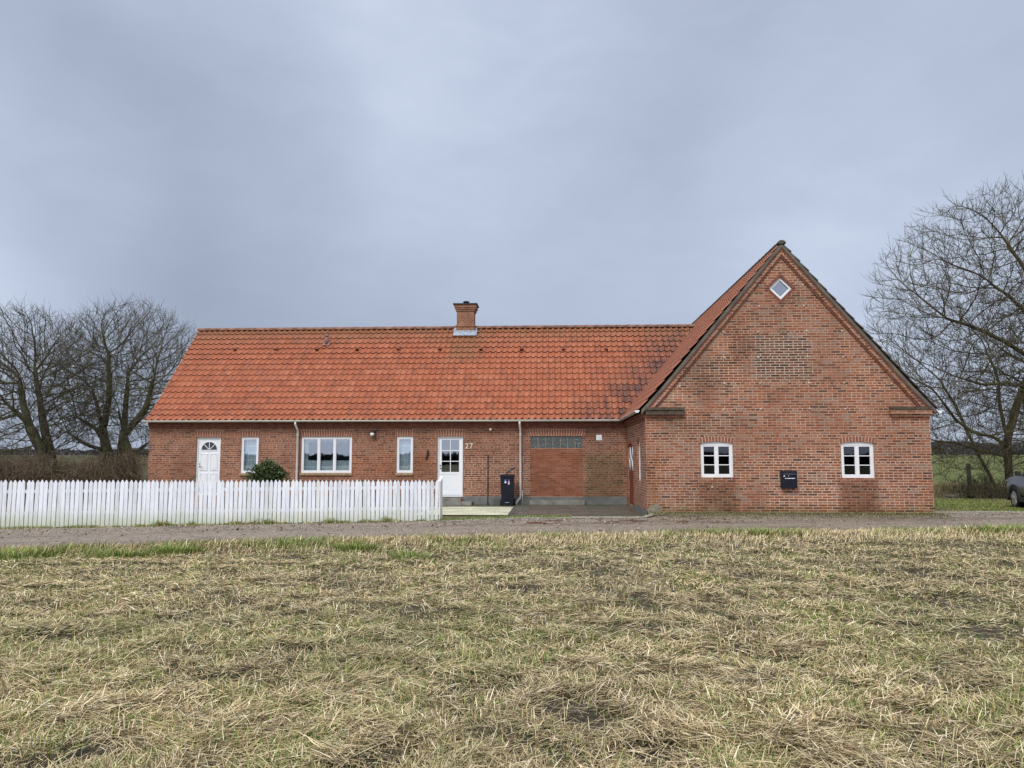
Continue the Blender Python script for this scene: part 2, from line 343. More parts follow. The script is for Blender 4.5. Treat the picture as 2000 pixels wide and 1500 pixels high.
def landmat():
    m, t, b, o = newmat('farmland')
    P = pos(t); s = t.n('ShaderNodeSeparateXYZ', {0: P}); n = t.noise(P, .05, 5., .6); n2 = t.noise(P, 2.5, 5., .75)
    grn = t.mix(t.smooth(n2, .35, .65), (.085, .105, .03), (.14, .15, .055))
    brn = t.mix(t.smooth(n2, .35, .65), (.06, .055, .03), (.11, .10, .045))
    col = t.mix(t.smooth(s.outputs[0], -8., 6.), brn, grn)
    lg = t.m('SUBTRACT', 1., t.smooth(t.m('ADD', s.outputs[1], t.m('MULTIPLY', n2, 8.)), 44., 60.))
    col = t.mix(t.m('MULTIPLY', lg, .8), col, t.mix(t.smooth(n2, .4, .6), (.16, .13, .06), (.26, .21, .11)))
    lg2 = t.m('SUBTRACT', 1., t.smooth(s.outputs[1], 20., 24.)); col = t.mix(lg2, col, (.11, .10, .05))
    setb(t, b, Base_Color=col, Roughness=.95); b.inputs['Specular IOR Level'].default_value = .1; bump(t, b, n2, .6, .05); return m
MT['land'] = landmat()

# ------------------------------------------------------------------ mesh builder
class MB:
    def __init__(s): s.v = []; s.f = []; s.mi = []; s.sm = []; s.uv = None
    def add(s, vs, fs, mi=0, sm=False):
        o = len(s.v); s.v += [tuple(q) for q in vs]
        for f in fs: s.f.append([i + o for i in f]); s.mi.append(mi); s.sm.append(sm)
    def box(s, x0, x1, y0, y1, z0, z1, mi=0):
        s.add([(x, y, z) for z in (z0, z1) for y in (y0, y1) for x in (x0, x1)],
              [(0, 2, 3, 1), (4, 5, 7, 6), (0, 1, 5, 4), (2, 6, 7, 3), (0, 4, 6, 2), (1, 3, 7, 5)], mi); return s
    def fbox(s, fr, u0, u1, n0, n1, z0, z1, mi=0):
        """box in a wall frame: u along wall, n outwards, z up"""
        O, U, N = fr
        P = [O + U * u + N * n + Vector((0, 0, z)) for z in (z0, z1) for n in (n1, n0) for u in (u0, u1)]
        s.add(P, [(0, 2, 3, 1), (4, 5, 7, 6), (0, 1, 5, 4), (2, 6, 7, 3), (0, 4, 6, 2), (1, 3, 7, 5)], mi); return s
    def prism(s, pts, d, mi=0):
        """pts planar polygon (3D), extruded by vector d"""
        n = len(pts); d = Vector(d); P = [Vector(p) for p in pts]
        s.add(P + [p + d for p in P], [list(range(n))[::-1], list(range(n, 2 * n))] + [[i, (i + 1) % n, n + (i + 1) % n, n + i] for i in range(n)], mi); return s
    def fprism(s, fr, poly, n0, n1, mi=0):
        O, U, N = fr
        return s.prism([O + U * u + N * n0 + Vector((0, 0, z)) for u, z in poly], N * (n1 - n0), mi)
    def tube(s, pts, rad, k=6, mi=0, cap=True, sm=True):
        P = [Vector(p) for p in pts]; n = len(P)
        if not hasattr(rad, '__len__'): rad = [rad] * n
        vs = []; X = None
        for i in range(n):
            d = (P[min(i + 1, n - 1)] - P[max(i - 1, 0)])
            if d.length < 1e-9: d = Vector((0, 0, 1))
            d.normalize()
            if X is None: X = d.orthogonal().normalized()
            else:
                X = X - d * X.dot(d)
                X = X.normalized() if X.length > 1e-6 else d.orthogonal().normalized()
            Yv = d.cross(X)
            for j in range(k):
                a = 2 * math.pi * j / k; vs.append(P[i] + (X * math.cos(a) + Yv * math.sin(a)) * rad[i])
        fs = [[i * k + j, i * k + (j + 1) % k, (i + 1) * k + (j + 1) % k, (i + 1) * k + j] for i in range(n - 1) for j in range(k)]
        if cap: fs += [list(range(k))[::-1], list(range((n - 1) * k, n * k))]
        s.add(vs, fs, mi, sm); return s
    def lathe(s, c, prof, k=16, mi=0, axis=Vector((0, 0, 1))):
        X = axis.orthogonal().normalized(); Y = axis.cross(X); c = Vector(c); n = len(prof)
        vs = [c + axis * h + (X * math.cos(2 * math.pi * j / k) + Y * math.sin(2 * math.pi * j / k)) * r for r, h in prof for j in range(k)]
        fs = [[i * k + j, i * k + (j + 1) % k, (i + 1) * k + (j + 1) % k, (i + 1) * k + j] for i in range(n - 1) for j in range(k)]
        fs += [list(range(k))[::-1], list(range((n - 1) * k, n * k))]
        s.add(vs, fs, mi, True); return s
    def build(s, name, mats, parent=None, off=None):
        if not isinstance(mats, (list, tuple)): mats = [mats]
        L = Vector(off) if off is not None else (Vector(parent['_o']) if parent is not None and '_o' in parent else Vector((0, 0, 0)))
        me = bpy.data.meshes.new(name)
        me.from_pydata([(v[0] - L.x, v[1] - L.y, v[2] - L.z) for v in s.v], [], s.f)
        me.polygons.foreach_set('material_index', s.mi); me.polygons.foreach_set('use_smooth', s.sm)
        for m in mats: me.materials.append(MT[m] if isinstance(m, str) else m)
        if s.uv is not None:
            ul = me.uv_layers.new(name='UVMap'); li = np.zeros(len(me.loops), np.int32); me.loops.foreach_get('vertex_index', li)
            ul.data.foreach_set('uv', np.asarray(s.uv, np.float32)[li].ravel())
        me.update()
        o = bpy.data.objects.new(name, me); COL.objects.link(o)
        if parent is not None:
            o.parent = parent; o['_o'] = tuple(L)
        else: o.location = L
        return o
def thing(name, loc, label, cat, group=None):
    o = bpy.data.objects.new(name, None); COL.objects.link(o); o.location = loc; o['_o'] = tuple(loc); o.empty_display_size = .2
    o['label'] = label; o['category'] = cat
    if group: o['group'] = group
    return o
def tag(o, label=None, cat=None, group=None, kind=None):
    if label: o['label'] = label
    if cat: o['category'] = cat
    if group: o['group'] = group
    if kind: o['kind'] = kind
    return o
def V(*a): return Vector(a)

# ------------------------------------------------------------------ the farmhouse
house = thing('farmhouse', (XC, YM, 0), 'long red brick farmhouse with orange tiled roof and tall gabled wing', 'farmhouse')
FM = (V(0, YM, 0), V(1, 0, 0), V(0, -1, 0))       # long facade frame
FG = (V(0, YG, 0), V(1, 0, 0), V(0, -1, 0))       # gable front
FS = (V(XC, 0, 0), V(0, 1, 0), V(-1, 0, 0))       # wing side wall facing the yard (u = world Y)

def rect(px0, px1, py0, py1, Y):
    x0, x1, z0, z1 = bx(px0, px1, py0, py1, Y); return x0, x1, z0, z1
def arcpoly(u0, u1, z0, z1, rise, n=10):
    """rectangle with a segmental arched top (z1 = springing, z1+rise = crown)"""
    pts = [(u0, z0), (u1, z0)]
    for i in range(n + 1):
        k = i / n; u = u1 + (u0 - u1) * k; pts.append((u, z1 + rise * (1 - (2 * k - 1) ** 2)))
    return pts
def rp(u0, u1, z0, z1): return [(u0, z0), (u1, z0), (u1, z1), (u0, z1)]

OP = {}
OP['door1'] = rect(382, 429.5, 854, 966, YM); OP['nar1'] = rect(470.5, 504.5, 853.5, 924, YM)
OP['wide'] = rect(588, 687, 853, 923.5, YM); OP['nar2'] = rect(774.5, 806.5, 852.5, 923.5, YM)
OP['door2'] = rect(854, 904, 852.5, 967.5, YM); OP['infill'] = rect(1036, 1138, 852, 972, YM)
for k in ('door1', 'door2'): OP[k] = (OP[k][0], OP[k][1], .30, OP[k][3])
OP['infill'] = (OP['infill'][0], OP['infill'][1], .29, OP['infill'][3])
OG = {'w1': rect(1368.5, 1432, 865.5, 932.5, YG), 'w2': rect(1643, 1708, 865.5, 933.5, YG)}
dcx, dcz = onY(1524.3, 563, YG); dr = .315
sd0, sd1 = onX(1236.6, 900, XC)[0], onX(1226.6, 900, XC)[0]      # red door along Y
sw0, sw1 = onX(1250.6, 900, XC)[0], onX(1244.2, 900, XC)[0]
sdz = onX(1232, 872, XC)[1]; swz0 = onX(1250, 940, XC)[1]; swz1 = onX(1246, 864, XC)[1]

def cutwall(name, solid, cutters, mat, parent):
    o = solid.build(name, mat, parent)
    if cutters.v:
        c = cutters.build('cut', mat, parent)
        for q in (o, c):
            bm = bmesh.new(); bm.from_mesh(q.data); bmesh.ops.recalc_face_normals(bm, faces=bm.faces); bm.to_mesh(q.data); bm.free()
        md = o.modifiers.new('b', 'BOOLEAN'); md.operation = 'DIFFERENCE'; md.object = c; md.solver = 'EXACT'
        bpy.context.view_layer.update(); dg = bpy.context.evaluated_depsgraph_get()
        me = bpy.data.meshes.new_from_object(o.evaluated_get(dg)); o.modifiers.clear(); o.data = me
        me.materials.clear(); me.materials.append(MT[mat]) 
        bpy.data.objects.remove(c)
    return o
# long facade wall
cu = MB()
for k, q in OP.items(): cu.fprism(FM, rp(*q), .2, -.5)
cutwall('wall', MB().box(XL, XC - .004, YM, YM + .36, -.4, ZE + .02), cu, 'wall', house)
w = MB(); w.prism([V(XL + .001, YM + .362, -.4), V(XL + .001, 33.2, -.4), V(XL + .001, 33.2, 2.8), V(XL + .001, RY, RZ - .12), V(XL + .001, YM + .362, 2.96)], (.3, 0, 0))
w.box(XL + .3, XC, 33.0, 33.25, -.4, 2.85)
w.build('end_wall', 'wall', house)
# gable front
gz = lambda u: 2.72 + (7.30 - 2.72) * (1 - abs(u - XA) / 3.74)
cu = MB()
for k, q in OG.items(): cu.fprism(FG, arcpoly(*q, .04), .2, -.6)
cu.fprism(FG, [(dcx - dr, dcz), (dcx, dcz - dr), (dcx + dr, dcz), (dcx, dcz + dr)], .2, -.6)
s = MB().fprism(FG, [(XC, -.4), (XR, -.4), (XR, 2.72), (XA, 7.30), (XC, 2.72)], 0, -.36)
o = cutwall('gable_wall', s, cu, 'gable', house); o['label'] = 'tall triangular brick gable wall with weathered patches'
cu = MB(); cu.fprism(FS, arcpoly(sd0, sd1, .09, sdz, .10), .2, -.6); cu.fprism(FS, arcpoly(sw0, sw1, swz0, swz1, .05), .2, -.6)
s = MB().box(XC, XC + .36, YG + .363, 26.6, -.4, ZE)
o = cutwall('side_wall', s, cu, 'gable', house)
w = MB().box(XR - .36, XR - .001, YG + .363, 36, -.4, 2.72); w.prism([V(XC, 36, -.4), V(XR, 36, -.4), V(XR, 36, 2.72), V(XA, 36, 7.3), V(XC, 36, 2.72)], (0, .3, 0))
w.build('outer_wall', 'gable', house)
# rooms: plain inner partition and floor so that the windows look into dim rooms
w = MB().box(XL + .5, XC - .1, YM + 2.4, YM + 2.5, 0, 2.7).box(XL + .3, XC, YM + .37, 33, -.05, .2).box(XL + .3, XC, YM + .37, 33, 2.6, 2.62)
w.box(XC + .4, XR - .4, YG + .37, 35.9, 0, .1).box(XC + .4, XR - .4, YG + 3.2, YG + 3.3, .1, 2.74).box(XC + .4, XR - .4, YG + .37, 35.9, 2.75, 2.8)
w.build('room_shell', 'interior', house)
# plinth
a, c = XL - .02, OP['door2'][0] - .02
for fr, q in ((FM, (a, OP['door1'][0] - .02, .02, .27)), (FM, (OP['door1'][1] + .02, c, .02, .27)), (FM, (OP['door2'][1] + .02, OP['infill'][0], .02, .285)), (FM, (OP['infill'][1], XC - .02, .02, .285)),
              (FM, (OP['infill'][0] + .002, OP['infill'][1] - .002, .03, .27)), (FS, (YG, sd0 - .03, .012, .16))):
    MB().fbox(fr, q[0], q[1], -.05, q[2], -.3, q[3]).build('plinth', 'plinth', house)
w = MB(); w.fbox(FM, OP['infill'][0] - .03, OP['infill'][1] + .05, .033, .16, -.2, .17); w.build('kerb_step', 'step', house)
# infill panel and glass bricks
a, c, z0, z1 = OP['infill']; zb = onY(1087, 875, YM)[1]
w = MB().fbox(FM, a + .002, c - .002, -.2, -.02, z0, zb - .02); o = w.build('infill_panel', 'infill', house); o['label'] = 'redder brick infill panel under the glass bricks'
gb = MB().fbox(FM, a, c, -.16, -.045, zb - .02, z1, 1)
n = 7
for i in range(n):
    for j, (q0, q1) in enumerate(((0, .42), (.45, .98))):
        pass
for i in range(n):
    for j in range(2):
        u0 = a + (c - a) * i / n + .012; u1 = a + (c - a) * (i + 1) / n - .006; h0 = zb + .0 + (z1 - zb) * j / 2; gb.fbox(FM, u0, u1, -.05, -.028, h0 + .01, h0 + (z1 - zb) / 2 - .008)
gb.build('glass_brick_window', ['gblock', 'mortar'], house)

# soldier-course lintels: separate bricks standing 4 mm proud of a mortar bed
def lintel(fr, u0, u1, z0, h, rise=0., n=None, fan=.0, mats=('lint', 'mortar'), ext=.05, lab=None, rows=1):
    w = MB(); U0, U1 = u0 - ext, u1 + ext; n = n or int((U1 - U0) / .082); mid = (u0 + u1) / 2; hw = (U1 - U0) / 2
    arc = lambda u: z0 + rise * (1 - min(1, abs(u - mid) / ((u1 - u0) / 2 + 1e-6)) ** 2)
    bed = []
    for i in range(n + 1): u = U0 + (U1 - U0) * i / n; bed.append((u, arc(u) + .001))
    for i in range(n, -1, -1): u = U0 + (U1 - U0) * i / n; bed.append((mid + (u - mid) * (1 + fan), arc(u) + h))
    w.fprism(fr, bed, -.02, .002, 1)
    for i in range(n):
        a = U0 + (U1 - U0) * (i + .13) / n; c = U0 + (U1 - U0) * (i + .87) / n
        e = lambda u: mid + (u - mid) * (1 + fan)
        w.fprism(fr, [(a, arc(a) + .004), (c, arc(c) + .004), (e(c), arc(c) + h - .008), (e(a), arc(a) + h - .008)], -.015, .006, 0)
    return w.build('lintel', list(mats), house)
for k in ('door1', 'nar1', 'wide', 'nar2', 'door2', 'infill'):
    a, c, z0, z1 = OP[k]; lintel(FM, a, c, z1, .235, fan=.06)
for k in OG:
    a, c, z0, z1 = OG[k]; lintel(FG, a, c, z1, .15, rise=.04, mats=('lint2', 'mortar'), ext=.02, fan=.06)
lintel(FS, sw0, sw1, swz1, .12, rise=.05, mats=('lint2', 'mortar'), ext=.02)
lintel(FS, sd0, sd1, sdz, .12, rise=.10, mats=('lint2', 'mortar'), ext=.02)
# diamond surround
w = MB(); r2 = dr + .10
for sx, sz in ((1, 1), (1, -1), (-1, -1), (-1, 1)):
    w.fprism(FG, [(dcx + sx * (dr + .002), dcz), (dcx, dcz + sz * (dr + .002)), (dcx, dcz + sz * r2), (dcx + sx * r2, dcz)], -.01, .015 if sz > 0 else .005)
w.build('diamond_surround', 'darkred', house)

def curtain(fr, u0, u1, z0, z1, n, parent, scal=0.):
    w = MB(); N = int((u1 - u0) / .018); vs = []; O, U, Nn = fr
    for i in range(N + 1):
        u = u0 + (u1 - u0) * i / N; d = n + .016 * math.sin(u * 52 + 1.5 * math.sin(u * 9)); zb = z0 + (scal * abs(math.sin((u - u0) * math.pi / .24)) if scal else 0)
        vs += [O + U * u + Nn * d + V(0, 0, zb), O + U * u + Nn * d + V(0, 0, z1)]
    w.add(vs, [(2 * i, 2 * i + 2, 2 * i + 3, 2 * i + 1) for i in range(N)], 0, True)
    return w.build('curtain', 'curtain', parent)
def window(fr, q, sashes=1, bars=(0, 0), fw=.055, rise=0., glass='glass', inset=.03, sill=None, sw=.028, mat='white', bw=.022, name='window'):
    u0, u1, z0, z1 = q; n1 = -inset; n0 = n1 - .09
    w = MB(); w.fbox(fr, u0, u1, n0, n1, z0, z0 + fw); w.fbox(fr, u0, u0 + fw, n0, n1, z0 + fw, z1 - fw); w.fbox(fr, u1 - fw, u1, n0, n1, z0 + fw, z1 - fw)
    if rise:
        w.fprism(fr, [(u0, z1 - fw), (u1, z1 - fw)] + arcpoly(u0, u1, 0, z1, rise)[2:], n0, n1)
    else: w.fbox(fr, u0, u1, n0, n1, z1 - fw, z1)
    W = (u1 - u0 - 2 * fw)
    for i in range(1, sashes): c = u0 + fw + W * i / sashes; w.fbox(fr, c - fw * .38, c + fw * .38, n0, n1, z0 + fw, z1 - fw)
    win = w.build(name, mat, house)
    for i in range(sashes):
        a = u0 + fw + W * i / sashes + (fw * .38 if i else 0) + .001; c = u0 + fw + W * (i + 1) / sashes - (fw * .38 if i < sashes - 1 else 0) - .001
        b0, b1 = z0 + fw + .001, z1 - fw - .001; s = MB(); m0, m1 = n0 + .02, n1 - .012 + .006
        s.fbox(fr, a, c, m0, m1, b0, b0 + sw); s.fbox(fr, a, c, m0, m1, b1 - sw, b1); s.fbox(fr, a, a + sw, m0, m1, b0 + sw, b1 - sw); s.fbox(fr, c - sw, c, m0, m1, b0 + sw, b1 - sw)
        nb = bars[1]
        for j in range(1, nb): zc = b0 + sw + (b1 - b0 - 2 * sw) * j / nb; s.fbox(fr, a + sw, c - sw, m0 + .01, m1 - .004, zc - bw / 2, zc + bw / 2)
        for j in range(1, bars[0]): uc = a + sw + (c - a - 2 * sw) * j / bars[0]; s.fbox(fr, uc - bw / 2, uc + bw / 2, m0 + .012, m1 - .006, b0 + sw, b1 - sw)
        s.build('sash', mat, win)
        MB().fbox(fr, a + sw * .8, c - sw * .8, m0 + .022, m0 + .026, b0 + sw * .8, b1 - sw * .8).build('pane', glass, win)
    if sill:
        s = MB(); nn = max(3, int((u1 - u0 + .06) / .18))
        for i in range(nn):
            a = u0 - .03 + (u1 - u0 + .06) * (i + .03) / nn; c = u0 - .03 + (u1 - u0 + .06) * (i + .97) / nn
            O, U, N = fr; P = [O + U * a, O + U * c]
            s.prism([O + U * a + N * -.03 + V(0, 0, z0 - .003), O + U * a + N * .05 + V(0, 0, z0 - .025), O + U * a + N * .05 + V(0, 0, z0 - .085), O + U * a + N * -.03 + V(0, 0, z0 - .07)], U * (c - a))
        s.build('sill', 'sillb', win)
    return win
w1 = window(FM, OP['nar1'], sill=1); curtain(FM, OP['nar1'][0] + .05, OP['nar1'][1] - .02, OP['nar1'][2] + .09, OP['nar1'][3] - .05, -.15, w1)
w2 = window(FM, OP['nar2'], sill=1); curtain(FM, OP['nar2'][0] + .05, OP['nar2'][1] - .05, OP['nar2'][2] + .06, OP['nar2'][3] - .05, -.15, w2)
q = OP['wide']; w3 = window(FM, q, sashes=3, sill=1)
curtain(FM, q[0] + .05, q[1] - .05, q[2] + .05, q[2] + .42, -.15, w3); curtain(FM, q[0] + .05, q[1] - .05, q[3] - .20, q[3] - .04, -.155, w3, .05); curtain(FM, q[0] + .07, q[0] + .2, q[2] + .42, q[3] - .12, -.16, w3)
for k in OG: window(FG, OG[k], sashes=2, bars=(0, 3), rise=.04, glass='glassdark', inset=.045, fw=.06, sw=.03, mat='whitewood')
window(FS, (sw0, sw1, swz0, swz1), sashes=2, bars=(0, 3), rise=.05, glass='glassdark', inset=.06, fw=.05, mat='whitewood')
# diamond window
w = MB(); r0 = dr - .002; r1 = dr - .085
for sx, sz in ((1, 1), (1, -1), (-1, -1), (-1, 1)):
    w.fprism(FG, [(dcx + sx * r1, dcz), (dcx, dcz + sz * r1), (dcx, dcz + sz * r0), (dcx + sx * r0, dcz)], -.12, -.03)
dw = w.build('diamond_window', 'white', house)
MB().fprism(FG, [(dcx - r1, dcz), (dcx, dcz - r1), (dcx + r1, dcz), (dcx, dcz + r1)], -.075, -.07).build('pane', 'glassdia', dw)

# doors
def handle(fr, u, z, parent, n=-.03):
    O, U, N = fr; c = O + U * u + V(0, 0, z)
    MB().lathe(c + N * n + V(0, 0, .09), [(.022, 0), (.022, .02), (.008, .022)], 12, 0, N).build('lock', 'black', parent)
    w = MB(); w.lathe(c + N * n, [(.02, 0), (.02, .02)], 12, 0, N)
    w.tube([c + N * (n + .015), c + N * (n + .06), c + N * (n + .06) + U * .11], .009, 8); return w.build('handle', 'black', parent)
a, c, z0, z1 = OP['door1']; fw = .05
w = MB().fbox(FM, a, a + fw, -.16, -.05, z0, z1).fbox(FM, c - fw, c, -.16, -.05, z0, z1).fbox(FM, a + fw, c - fw, -.16, -.05, z1 - fw, z1)
d1 = w.build('door', 'white', house); d1['label'] = 'white panelled door with a half-round fanlight'
A, C, Z1 = a + fw + .003, c - fw - .003, z1 - fw - .003; mid = (A + C) / 2; W = C - A
cu = MB(); fz = 1.855; fr_ = .275
cu.fprism(FM, [(mid + fr_ * math.cos(t), fz + fr_ * math.sin(t)) for t in np.linspace(0, math.pi, 19)], .2, -.5)
leaf = cutwall('leaf', MB().fbox(FM, A, C, -.14, -.075, z0, Z1), cu, 'white', d1)
w = MB()
for t in np.linspace(0, math.pi, 5)[1:-1]:
    d = V(math.cos(t), 0, math.sin(t)); n_ = V(-math.sin(t), 0, math.cos(t)); b0 = V(mid, YM + .1, fz)
    p0 = b0 + d * .03; p1 = b0 + d * fr_; w.prism([p0 - n_ * .011, p1 - n_ * .011, p1 + n_ * .011, p0 + n_ * .011], (0, -.03, 0))
w.fbox(FM, mid - fr_ - .02, mid + fr_ + .02, -.08, -.06, fz - .03, fz - .002)
arc = [(mid + (fr_ + .02) * math.cos(t), fz + (fr_ + .02) * math.sin(t)) for t in np.linspace(0, math.pi, 19)]; arc2 = [(mid + (fr_ + .001) * math.cos(t), fz + (fr_ + .001) * math.sin(t)) for t in np.linspace(math.pi, 0, 19)]
w.fprism(FM, arc + arc2, -.078, -.064)
w.build('fanlight_moulding', 'white', d1)
for (r0, r1) in ((.07, .46), (.54, .93)):
    for (y0, y1) in ((.85, 1.42), (.12, .75)):
        pa = A + W * (r0 + .03); pc = A + W * (r1 - .01); q0, q1 = z0 + y0, z0 + y1; w = MB()
        w.fprism(FM, rp(pa, pc, q0, q1), -.076, -.070)
        for t_ in ((pa, pc, q0, q0 + .018), (pa, pc, q1 - .018, q1), (pa, pa + .018, q0 + .018, q1 - .018), (pc - .018, pc, q0 + .018, q1 - .018)): w.fbox(FM, t_[0], t_[1], -.0701, -.056, t_[2], t_[3])
        w.fbox(FM, pa + .05, pc - .05, -.0701, -.060, q0 + .05, q1 - .05); w.build('door_panel', 'white', d1)
MB().fprism(FM, [(mid + fr_ * math.cos(t), fz + fr_ * math.sin(t)) for t in np.linspace(0, math.pi, 19)], -.115, -.11).build('fanlight_pane', 'glassdark', d1)
handle(FM, A + .06, z0 + .98, d1, -.075)

a, c, z0, z1 = OP['door2']
w = MB().fbox(FM, a, a + fw, -.16, -.05, z0, z1).fbox(FM, c - fw, c, -.16, -.05, z0, z1).fbox(FM, a + fw, c - fw, -.16, -.05, z1 - fw, z1).fbox(FM, a - .01, c + .01, -.1, .02, z0 - .03, z0)
d2 = w.build('door', 'white', house); d2['label'] = 'white half-glazed door with six panes'
A, C, Z1 = a + fw + .003, c - fw - .003, z1 - fw - .003; s_ = .085; zm = z0 + .80
w = MB().fbox(FM, A, A + s_, -.14, -.075, z0 + .003, Z1).fbox(FM, C - s_, C, -.14, -.075, z0 + .003, Z1).fbox(FM, A + s_, C - s_, -.14, -.075, Z1 - s_ * .7, Z1)
w.fbox(FM, A + s_, C - s_, -.14, -.075, zm - .07, zm).fbox(FM, A + s_, C - s_, -.14, -.075, z0 + .003, z0 + .12).fbox(FM, A + s_, C - s_, -.13, -.085, z0 + .12, zm - .07)
zt = Z1 - s_ * .7; m_ = (A + C) / 2; w.fbox(FM, m_ - .012, m_ + .012, -.125, -.078, zm, zt)
for j in (1, 2): zc = zm + (zt - zm) * j / 3; w.fbox(FM, A + s_, m_ - .013, -.125, -.078, zc - .012, zc + .012); w.fbox(FM, m_ + .013, C - s_, -.125, -.078, zc - .012, zc + .012)
w.build('leaf', 'white', d2)
MB().fbox(FM, A + s_ - .005, C - s_ + .005, -.115, -.11, zm - .005, zt + .005).build('pane', 'glassdoor', d2)
handle(FM, A + .045, z0 + .93, d2, -.075)
# steps
x0, x1 = onY(857, 972, YM)[0] - .4, OP['door2'][1] + .0
s1 = MB().fbox(FM, OP['door2'][0] - .35, OP['door2'][1] - .03, .021, .26, -.1, .245).build('door_step', 'step', house)
s2 = MB().fbox(FM, OP['door2'][0] - .5, OP['door2'][1] + .36, .262, .62, -.1, .125).fbox(FM, OP['door2'][1] - .028, OP['door2'][1] + .36, .023, .261, -.1, .12).build('door_step', 'step', house)

# red double door on the wing's yard side, each leaf with a white framed vision panel
w = MB().fbox(FS, sd0 + .001, sd0 + .05, -.16, -.04, .095, sdz - .02).fbox(FS, sd1 - .05, sd1 - .001, -.16, -.04, .095, sdz - .02).fprism(FS, [(sd0 + .01, sdz - .02), (sd1 - .01, sdz - .02)] + arcpoly(sd0 + .01, sd1 - .01, 0, sdz, .09)[2:], -.16, -.04)
rd = w.build('double_door', 'reddoor', house)
md_ = (sd0 + sd1) / 2
for a, c in ((sd0 + .053, md_ - .004), (md_ + .004, sd1 - .053)):
    w = MB().fbox(FS, a, c, -.12, -.06, .10, sdz - .023)
    n = 6
    for i in range(n): w.fbox(FS, a + (c - a) * i / n + .006, a + (c - a) * (i + 1) / n - .006, -.061, -.045, .12, sdz - .04)
    w.build('leaf', 'reddoor', rd)
    m_ = (a + c) / 2; zc = 1.55; rr = .26; hh = .38
    w = MB()
    for sx, sz in ((1, 1), (1, -1), (-1, -1), (-1, 1)):
        w.fprism(FS, [(m_ + sx * (rr - .06), zc), (m_, zc + sz * (hh - .09)), (m_, zc + sz * hh), (m_ + sx * rr, zc)], -.05, -.02)
    w.build('vision_panel', 'white', rd); MB().fprism(FS, [(m_ - .2, zc), (m_, zc - .29), (m_ + .2, zc), (m_, zc + .29)], -.048, -.04).build('pane', 'glassdark', rd)

# cornices
w = MB()
for i, (z0, z1, n) in enumerate(((2.60, 2.665, .03), (2.665, 2.735, .07), (2.735, 2.80, .11))):
    w.fbox(FM, XL - .02, XC - n - .003, .0, n, z0, z1, 0)
    w.fbox(FS, YG - .0, YM - n + .0, .001, n, z0, z1, 0)
w.build('cornice', 'darkred', house)
# raking corbel bands under the verge
verge_prof = [(3.90, 2.845), (3.30, 3.50), (0, 7.43)]
def rake(side, d0, d1, n0, n1, mb, mi=0, lo=0.):
    """band parallel to the verge line, between offsets d0 and d1 below it (vertical metres)"""
    P = [(XA + side * h, z) for h, z in verge_prof]
    pts = [(u, z - d0) for u, z in P] + [(u, z - d1) for u, z in P[::-1]]
    mb.fprism(FG, pts, n0, n1, mi)
def clipband(side, d0, d1, n0, n1, mb, mi, hlim=3.74):
    P = [(h, z) for h, z in verge_prof]
    def at(h):
        return np.interp(h, [0, 3.30, 3.90], [7.43, 3.50, 2.845])
    hs = [0, 1.1, 2.2, 3.3, hlim]
    pts = [(XA + side * h, at(h) - d0) for h in hs] + [(XA + side * h, max(at(h) - d1, 2.71)) for h in hs[::-1]]
    mb.fprism(FG, pts, n0, n1, mi)
for side in (-1, 1):
    w = MB(); clipband(side, -.0, .125, .0, .10, w, 0, 3.88); clipband(side, .126, .18, .0, .08, w, 2, 3.72); clipband(side, .181, .315, .0, .062, w, 1, 3.7); clipband(side, .316, .385, .0, .035, w, 2, 3.6)
    w.build('verge_band', ['verge', 'gable', 'darkred'], house)
    # kneeler
    if side < 0: a, c = onY(1262, 806, YG)[0], onY(1336, 806, YG)[0]
    else: a, c = onY(1736, 806, YG)[0], XR + .03
    w = MB(); w.fbox(FG, a - (.02 if side < 0 else 0), c, .0, .14, 2.86, 2.93, 0); w.fbox(FG, a - (.02 if side < 0 else 0), c, .0, .11, 2.735, 2.858, 1 if side > 0 else 0); w.fbox(FG, a + (.06 if side > 0 else -.02), c - (.05 if side < 0 else 0), .0, .06, 2.665, 2.733, 1 if side > 0 else 2)
    w.build('kneeler', ['kneeler', 'gable', 'darkred'], house)

